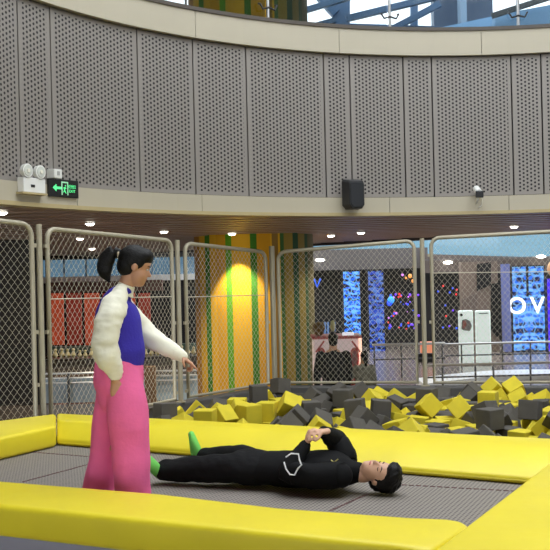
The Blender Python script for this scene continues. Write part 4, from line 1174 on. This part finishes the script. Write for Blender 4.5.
def face_parts(P, B, s, parent, closed=False):
    u, f, r = B; ax = (f, r, u)
    for sd in (-1, 1):
        if closed:
            MB().loft([P(.305, sd*.07, .0), P(.318, sd*.12, -.015), P(.285, sd*.17, -.0)], [.009*s]*3, n=8).build('eyelashes', M_hair, parent, smooth=True)
        else:
            MB().ell(P(.292, sd*.12, .0), (.03*s, .05*s, .026*s), ax, n=12, m=8).build('eye', mat('eye_white', c(225,220,214), .2), parent, smooth=True)
            MB().ell(P(.312, sd*.12, .0), (.015*s, .022*s, .022*s), ax, n=12, m=8).build('iris', M_hair, parent, smooth=True)
        MB().loft([P(.325, sd*.05, .075), P(.33, sd*.12, .095), P(.28, sd*.19, .08)], [.012*s, .014*s, .008*s], n=8).build('eyebrow', M_hair, parent, smooth=True)
    MB().ell(P(.338, 0, -.232), (.02*s, .075*s, .026*s), ax, n=16, m=8).build('lips', mat('lip_pink', c(176,100,92), .45), parent, smooth=True)
def hand(mb, w, d, nrm, side, curls, s=1., thumb=.5, spread=1.):
    """w wrist, d along the palm, nrm palm facing; side +1: thumb on +(d x nrm)"""
    d = V(d).normalized(); nrm = V(nrm); nrm = (nrm-d*nrm.dot(d)).normalized(); l = d.cross(nrm)*side
    pl = .088*s
    mb.loft([V(w)-d*.03*s, V(w)+d*.02*s, V(w)+d*.06*s, V(w)+d*pl], [.026*s, .034*s, .041*s, .040*s], [.020*s, .016*s, .014*s, .012*s], ref=l, n=14)
    for k_ in range(4):
        L = (.070, .078, .072, .056)[k_]*s; cu_ = curls[k_]
        p = V(w)+d*(pl-.006*abs(k_-1.3))*1.+l*(.030-.0195*k_)*s
        dd = (d + l*(.12-.08*k_)*spread).normalized(); pts = [p-dd*.015, p]; a = cu_*.55
        for q_ in range(3):
            e = (dd*cos(a)+nrm*sin(a)); p = p+e*L*(.45, .30, .25)[q_]; pts.append(p); a += cu_*.75
        mb.loft(pts, [.0095*s, .0095*s, .009*s, .008*s, .007*s], ref=l, n=10, sub=3)
    p = V(w)+d*.02*s+l*.026*s; e = (d*.6+l*.75+nrm*thumb).normalized(); p2 = p+e*.04*s; e2 = (d*.95+l*.15+nrm*thumb).normalized()
    mb.loft([p-e*.01, p, p2, p2+e2*.03*s], [.012*s, .013*s, .0105*s, .008*s], ref=nrm, n=10, sub=3)

# ---- standing girl
DG = 6.35
def Gp(x, y, o=0.): return U(x, y, DG+o)
k_ = DG/F
foot = Gp(125, 500); foot.z = 1.1
G = thing('person', (foot.x, foot.y, 1.1), 'person standing with black ponytail, cream and blue sweatshirt and wide pink trousers, pointing down', 'person')
mb = MB()
hu, hf = V((.31, .02, .95)), V((.945, .14, -.31))
P_, B_h = head(mb, Gp(135.8, 266.5), hu, hf, .272, .95)
mb.loft([Gp(119, 298), Gp(124, 288), Gp(130, 276)], [.052, .050, .055], ref=(1,0,0))
mb.loft([Gp(117, 368, .0), Gp(118, 345), Gp(118, 315), Gp(118, 297)], [.10, .10, .11, .07], [.10, .10, .13, .10], ref=(1,0,0))
mb.loft([Gp(118, 352), Gp(118, 376), Gp(118, 388)], [.11, .12, .10], [.11, .12, .10])
# legs with feet
mb.loft([Gp(120, 395, -.08), Gp(127, 440, -.09), Gp(133, 489, -.09)], [.085, .06, .04], n=14)
mb.loft([Gp(113, 395, .09), Gp(108, 440, .1), Gp(99, 489, .15)], [.085, .06, .04], n=14)
for x, o in ((133, -.09), (99, .15)):
    a = Gp(x, 490, o); a.z = 1.142; mb.loft([a+V((-.05,0,-.005)), a+V((.03,0,0)), a+V((.12,0,-.012)), a+V((.17,0,-.016))], [.035, .04, .042, .03], [.034, .04, .028, .02], ref=(0,1,0), n=12)
# right arm hanging, left arm reaching
mb.loft([Gp(116, 303, -.15), Gp(105, 338, -.19), Gp(112, 362, -.17), Gp(115.5, 380, -.165)], [.045, .04, .032, .026], n=12)
hand(mb, Gp(115.5, 381, -.165), V((.06, -.03, -1)), V((.1, 1, 0)), 1, (.7, .8, .8, .8), 1.05)
mb.loft([Gp(128, 305, .15), Gp(147, 334, .16), Gp(166, 347, .12), Gp(182, 356.5, .08)], [.045, .038, .032, .025], n=12)
hand(mb, Gp(181.5, 356.5, .08), V((.72, -.05, -.55)), V((-.55, -.1, -.8)), -1, (.12, 1.35, 1.45, 1.4), .98, .7)
body = mb.build('body', M_skin2, G, smooth=True, remesh=.0065, smit=3)
face_parts(P_, B_h, .272, body)
# hair
s = .272; u_, f_, r_ = B_h; ax = (f_, r_, u_)
mb = MB(); sn = lambda l: 1+.02*noise.noise(l*5)
mb.ell(P_(-.085, 0, .15), (.40*s, .345*s, .375*s), ax, n=28, m=18, fn=sn)
mb.ell(P_(-.20, 0, -.02), (.27*s, .30*s, .30*s), ax, n=24, m=14, fn=sn)
mb.ell(P_(.13, .0, .29), (.24*s, .29*s, .21*s), ax, n=24, m=14)
mb.loft([P_(.10, -.3, .10), P_(.05, -.32, -.02), P_(.06, -.3, -.14)], [.03*s, .025*s, .01*s], n=8)
mb.loft([Gp(126, 258), Gp(120, 254), Gp(113, 252), Gp(107.5, 258), Gp(105, 266), Gp(105.5, 274), Gp(109, 281)], [.03, .028, .042, .052, .054, .044, .014], [.03, .026, .04, .045, .045, .036, .014], n=16, wr=.006, wf=30)
mb.loft([Gp(112, 252), Gp(105, 259, -.02), Gp(101.5, 267), Gp(101, 274)], [.02, .022, .018, .006], n=10, wr=.005, wf=30)
mb.build('hair', M_hair, body, smooth=True, remesh=.006, smit=2)
MB().tube([Gp(119.3+1.2*cos(a), 254.5+3.5*sin(a), .028*cos(a*1)) for a in [i*pi/6 for i in range(12)]], .007, 6, closed=True).build('hair_tie', mat('beige_tie', c(196,180,150), .7), body)
# sweatshirt: blue body, cream sleeves, cream collar
mb = MB()
mb.loft([Gp(125, 291), Gp(119, 299), Gp(117.5, 315), Gp(120, 335), Gp(122.5, 350), Gp(123.5, 357.5)], [.055, .105, .148, .150, .152, .142], [.075, .14, .160, .155, .155, .15], ref=(1,0,0), n=28, wr=.006, wf=7)
sw = mb.build('sweatshirt', M_cloth_b, G, smooth=True, remesh=.009, smit=3)
mb = MB().loft([Gp(127, 284.5), Gp(125.5, 288), Gp(123, 293)], [.057, .061, .075], [.06, .064, .078], n=24, cap=False); mb.build('collar', M_cloth_w, sw, smooth=True)
mb = MB()
mb.loft([Gp(121.5, 291, -.05), Gp(117, 300, -.11), Gp(111, 315, -.165), Gp(107, 330, -.19), Gp(105.5, 343, -.19), Gp(107, 354, -.19), Gp(111.5, 365, -.175), Gp(114.5, 372, -.165)], [.045, .076, .088, .088, .085, .088, .073, .050], [.05, .07, .085, .085, .085, .085, .07, .045], ref=(1,0,0), n=30, sub=12, wr=.010, wf=17)
mb.loft([Gp(113.3, 368, -.165), Gp(115, 373, -.162), Gp(115.5, 375, -.162)], [.047, .05, .046], [.042, .045, .042], n=16)
mb.build('sleeve', M_cloth_w, sw, smooth=True)
mb = MB()
mb.loft([Gp(124, 300, .08), Gp(130, 314, .14), Gp(141, 328, .17), Gp(152, 338.5, .16), Gp(166, 347, .12), Gp(177, 353.5, .09)], [.05, .070, .074, .072, .062, .047], n=24, sub=8, wr=.009, wf=18, ref=(0,1,0))
mb.loft([Gp(176, 353, .09), Gp(180, 355, .085), Gp(182, 356.2, .083)], [.046, .044, .040], n=16, ref=(0,1,0))
mb.build('sleeve', M_cloth_w, sw, smooth=True)
# trousers
mb = MB()
mb.loft([Gp(120, 355), Gp(119, 368), Gp(118.5, 384), Gp(118, 395)], [.148, .164, .165, .14], [.145, .165, .17, .14], n=26, wr=.004)
mb.loft([Gp(121.5, 372, -.05), Gp(127.5, 410, -.09), Gp(130, 445, -.09), Gp(132, 475, -.09), Gp(133.5, 497, -.09)], [.12, .132, .128, .122, .122], [.10, .12, .11, .11, .11], n=24, wr=.010, wf=6, cap=False)
mb.loft([Gp(114, 372, .05), Gp(109, 410, .11), Gp(105.5, 445, .15), Gp(101, 475, .16), Gp(98, 494, .16)], [.11, .10, .095, .10, .118], [.12, .11, .11, .11, .12], n=24, wr=.010, wf=6, cap=False, seed=5)
mb.build('trousers', M_pink, G, smooth=True, remesh=.010, smit=3)

# ---- lying man
def dm(px): return 7.10-.0030*(px-150)
def Mp(px, h, o=0.):
    d = dm(px)+o; return XD(px, d, 1.1+h*1.06+.008)
m0 = Mp(290, 0)
MN = thing('person', (m0.x, m0.y, 1.1), 'person lying on the trampoline in a black jacket with white piping, hands clasped', 'person')
def My(px, py, o=0.):
    return U(px, py, dm(px)+o)
mb = MB()
# head: crown to the right, face up and turned towards the viewer
hu = V((.93, -.28, -.16)); hf = V((.06, -.55, .80))
hc = My(379, 478, 0)
hc.z = max(hc.z, 1.1+.138)
Pm, Bm = head(mb, hc, hu, hf, .265)
mb.loft([Mp(336, .12), Mp(350, .125), Mp(364, .12, -.0)], [.07, .064, .062], n=16)
mb.loft([Mp(268, .11), Mp(290, .11), Mp(315, .115), Mp(336, .12)], [.15, .14, .16, .13], [.09, .085, .10, .075], ref=(0,1,0))
mb.loft([Mp(262, .11, -.09), Mp(218, .10, -.12), Mp(163, .08, -.14)], [.08, .055, .038], n=14)
mb.loft([Mp(262, .11, .09), Mp(236, .13, .2), Mp(205, .09, .34)], [.08, .055, .038], n=14)
# feet inside the socks
def foot_m(mbx, heel, toe_dir, up_dir, g_=1.):
    td = V(toe_dir).normalized(); 
    mbx.loft([heel+td*.0, heel+td*.07, heel+td*.16, heel+td*.22], [.034*g_, .04*g_, .045*g_, .032*g_], [.036*g_, .036*g_, .026*g_, .018*g_], ref=V(up_dir), n=14)
hA = Mp(160, .062, -.15); hB = Mp(199, .07, .34)
foot_m(mb, hA, (-.35, -.62, .62), (0, .7, .7)); foot_m(mb, hB, (-.28, .05, .93), (0, 1, 0))
# arms
SN = Mp(336, .13, -.16); EN = My(288, 472, -.22); WN = My(306, 444, -.10)
SF = Mp(345, .16, .13); EF = My(337, 441, .20); WF = My(323, 431, -.02)
mb.loft([SN, SN.lerp(EN, .5)+V((0,-.03,0)), EN, EN.lerp(WN, .55), WN], [.05, .045, .038, .034, .027], n=12)
mb.loft([SF, SF.lerp(EF, .5), EF, EF.lerp(WF, .55), WF], [.05, .045, .04, .034, .027], n=12)
hand(mb, WN+V((-.0,0,.005)), V((.35, .05, 1)), V((.75, .2, -.3)), -1, (1.3, 1.3, 1.3, 1.3), .98, .4)
hand(mb, WF+V((.0,-.02,-.0)), V((-1, -.12, -.06)), V((-.1, .2, -1)), 1, (1.15, 1.2, 1.2, 1.2), 1.05, .6)
bodym = mb.build('body', M_skin, MN, smooth=True, remesh=.0065, smit=3)
face_parts(Pm, Bm, .265, bodym, closed=True)
s = .265; u_, f_, r_ = Bm; ax = (f_, r_, u_); mb = MB(); sn = lambda l: 1+.09*noise.noise(l*4)+.09*noise.noise(l*10)
mb.ell(Pm(-.10, 0, .19), (.38*s, .37*s, .40*s), ax, n=36, m=22, fn=sn)
mb.ell(Pm(.10, 0, .37), (.30*s, .32*s, .22*s), ax, n=30, m=16, fn=sn)
mb.ell(Pm(-.22, 0, .0), (.24*s, .31*s, .26*s), ax, n=30, m=16, fn=sn)
mb.build('hair', M_hair, bodym, smooth=True, remesh=.006, smit=1)
# jacket
mb = MB()
mb.loft([Mp(257, .115, 0), Mp(275, .12, 0), Mp(300, .122), Mp(322, .128), Mp(338, .13), Mp(347, .12)], [.18, .19, .20, .21, .19, .11], [.118, .120, .126, .13, .118, .09], ref=(0,1,0), n=30, wr=.008, wf=9)
mb.loft([Mp(340, .125), Mp(351, .125), Mp(357, .127)], [.11, .082, .074], [.09, .078, .072], ref=(0,1,0), n=20)
jk = mb.build('jacket', M_jacket, MN, smooth=True, remesh=.009, smit=3)
def sleeve(S_, E_, W_, sd, bow):
    mb = MB(); mid = S_.lerp(E_, .5)+V(bow)
    mb.loft([S_.lerp(E_, -.08), S_, mid, E_.lerp(S_, .12), E_, E_.lerp(W_, .5), W_.lerp(E_, .14)], [.085, .092, .088, .078, .074, .062, .044], n=22, sub=5, wr=.009, wf=14, ref=(0,1,0), seed=sd)
    mb.loft([W_.lerp(E_, .2), W_.lerp(E_, .06)], [.043, .040], n=16, ref=(0,1,0))
    return mb.build('sleeve', M_jacket, jk, smooth=True)
sleeve(SN, EN, WN, 3, (0, -.03, -.01)); sleeve(SF, EF, WF, 9, (.0, 0, .02))
def piping(pts, o): MB().tube([My(x, y, o_) for (x, y), o_ in zip(pts, o)], .0055, 6).build('piping', M_piping, jk)
piping([(286,457),(291,453.5),(298.5,454),(299.5,460),(301.5,465),(298,468.5),(294.5,475),(290,474.5),(286,469),(284,462)], [-.315,-.31,-.30,-.31,-.315,-.32,-.33,-.335,-.33,-.32])
piping([(336,440),(338,445),(343,446),(344,443)], [.12,.12,.12,.14])
# small gold emblem on the chest
mb = MB()
for a, b in (((330,459.5),(334.5,463.5)), ((337,458.5),(333,462)), ((334,462),(339,462.2)), ((336,463.5),(338.5,465.2))):
    mb.tube([My(a[0]+1, a[1]+.5, -.135), My(b[0]+1, b[1]+.5, -.135)], .0045, 5)
mb.build('emblem', mat('olive_gold', c(170,160,90), .5), jk)
# trousers
mb = MB()
mb.loft([Mp(268, .115), Mp(255, .12), Mp(243, .12)], [.18, .188, .18], [.118, .124, .12], ref=(0,1,0), n=26, wr=.005)
mb.loft([Mp(256, .115, -.08), Mp(235, .118, -.10), Mp(212, .112, -.12), Mp(188, .104, -.13), Mp(165, .09, -.14)], [.12, .115, .106, .096, .084], [.114, .110, .100, .090, .074], n=26, sub=7, wr=.016, wf=12, ref=(0,1,0))
mb.loft([Mp(256, .115, .08), Mp(241, .135, .17), Mp(226, .12, .25), Mp(206, .10, .33)], [.115, .102, .090, .080], [.112, .100, .090, .078], n=22, wr=.010, wf=13, ref=(0,1,0), seed=4)
mb.build('trousers', M_trou, MN, smooth=True, remesh=.009, smit=2)
mb = MB(); foot_m(mb, hA, (-.35, -.62, .62), (0, .7, .7), 1.18); mb.loft([Mp(168, .07, -.14), hA+V((.01,0,.015))], [.048, .045], n=14)
mb.build('sock', M_sock, MN, smooth=True, remesh=.008, smit=2)
mb = MB(); foot_m(mb, hB, (-.24, .0, .95), (0, 1, 0), 1.3); mb.loft([Mp(210, .075, .33), hB+V((.01,0,.01))], [.048, .045], n=14)
mb.build('sock', M_sock, MN, smooth=True, remesh=.008, smit=2)

# ---- people in the concourse
def walker(x, d, h, label, top, bottom, hairm, skin, arms, hair='short', lean=0., faceback=True, turn=0.):
    b = XD(x, d, 0); Wx = lambda a, z, o=0.: V((b.x+a*h+lean*z, b.y+o*h, z*h))
    t = thing('person', b, label, 'person')
    mb = MB(); f = V((sin(turn), cos(turn), 0)); s = h*.128
    Pq, Bq = head(mb, Wx(0, .935), V((0,0,1)), f, s)
    mb.loft([Wx(0,.80), Wx(0,.90)], [.04*h, .036*h], n=12)
    mb.loft([Wx(0,.48), Wx(0,.6), Wx(0,.74), Wx(0,.815)], [.085*h, .075*h, .1*h, .07*h], [.06*h, .055*h, .062*h, .04*h])
    for sd in (-1, 1):
        mb.loft([Wx(.05*sd, .5), Wx(.052*sd, .27), Wx(.055*sd, .05)], [.05*h, .034*h, .022*h], n=12)
        A = [Wx(*p) for p in arms[sd]]
        mb.loft(A, [.03*h, .024*h, .016*h], n=10); dd = (A[-1]-A[-2]).normalized()
        hand(mb, A[-1], dd, V((-sd, 0, 0)), sd, (.5,.5,.6,.6), h/1.75)
    bd = mb.build('body', skin, t, smooth=True, remesh=.010, smit=2)
    mb = MB(); u, f2, r = Bq; ax = (f2, r, u)
    mb.ell(Pq(-.10, 0, .16), (.39*s, .36*s, .38*s), ax, n=24, m=14); mb.ell(Pq(-.2, 0, -.10), (.26*s, .33*s, .36*s), ax)
    if hair == 'long': mb.loft([Pq(-.25, 0, .1), Pq(-.36, 0, -.4), Pq(-.34, 0, -1.0)], [.26*s, .22*s, .08*s], n=14, ref=r)
    mb.build('hair', hairm, bd, smooth=True, remesh=.012, smit=2)
    mb = MB()
    mb.loft([Wx(0,.46), Wx(0,.55), Wx(0,.66), Wx(0,.755), Wx(0,.80), Wx(0,.835)], [.108*h, .106*h, .112*h, .122*h, .095*h, .042*h], [.075*h, .072*h, .076*h, .075*h, .055*h, .04*h], n=26, wr=.006)
    for sd in (-1, 1):
        A = [Wx(*p) for p in arms[sd]]
        mb.loft([A[0], A[1], A[1].lerp(A[2], .85)], [.046*h, .038*h, .028*h], n=14, wr=.005)
    mb.build('shirt', top, t, smooth=True, remesh=.012, smit=2)
    mb = MB(); mb.loft([Wx(0,.5), Wx(0,.44)], [.098*h, .10*h], [.068*h, .07*h], n=20)
    for sd in (-1, 1): mb.loft([Wx(.05*sd, .46), Wx(.052*sd, .27), Wx(.055*sd, .06)], [.06*h, .045*h, .036*h], n=16, wr=.004)
    mb.build('trousers', bottom, t, smooth=True, remesh=.012, smit=2)
    for sd in (-1, 1):
        MB().loft([Wx(.055*sd, .022, -.03)+V((0,0,0)), Wx(.055*sd, .022, .02), Wx(.057*sd, .018, .08)], [.026*h, .028*h, .024*h], [.021*h, .021*h, .016*h], ref=(1,0,0), n=12).build('shoe', M_black, t, smooth=True)
    return t
M_shirtb = mat('black_shirt', c(12,12,14), .9); M_camo = mat('camouflage_shirt', c(126,122,104), .85, var=.45, vscale=14); M_dk = mat('dark_trousers', c(36,36,42), .9)
zz = U(335, 333, 14.6).z/.995
walker(335.5, 14.6, U(335.5, 332.5, 14.6).z, 'person in a black shirt seen from behind, standing at the pink kiosk', M_shirtb, M_dk, M_hair, M_skin2,
       {-1: [(-.115,.79),(-.15,.62,.02),(-.15,.49,.02)], 1: [(.115,.79),(.14,.63,.04),(.13,.50,.08)]})
walker(365.5, 15.4, U(366, 351, 15.4).z, 'child with black hair in a mottled grey green top beside the adult in black', M_camo, M_dk, M_hair, M_skin2,
       {-1: [(-.095,.79),(-.15,.69,.05),(-.27,.70,.12)], 1: [(.095,.79),(.12,.64,.02),(.13,.52,.06)]}, hair='long', turn=-.5)
# ---------------------------------------------------------------- light and camera
w = bpy.data.worlds.new('sky'); SC.world = w; w.use_nodes = True
bg = w.node_tree.nodes['Background']; bg.inputs[0].default_value = (.90, .95, 1.0, 1); bg.inputs[1].default_value = 3.7
cam = bpy.data.cameras.new('camera'); cam.sensor_width = 36; cam.lens = F/550*36; cam.clip_start = .05; cam.clip_end = 300
co = bpy.data.objects.new('camera', cam); COL.objects.link(co)
R = Matrix(((cos(TH), sin(TH), 0), (0, 0, -1), (-sin(TH), cos(TH), 0)))
co.matrix_world = Matrix.Translation((0, 0, HC)) @ R.to_4x4()
SC.camera = co
SC.view_settings.view_transform = 'Standard'; SC.view_settings.look = 'None'; SC.view_settings.gamma = 1; SC.view_settings.exposure = 0.2
SC.view_settings.use_curve_mapping = False
SC.cycles.use_denoising = True; SC.cycles.max_bounces = 8; SC.cycles.transparent_max_bounces = 12; SC.cycles.sample_clamp_indirect = 8
finish_org()
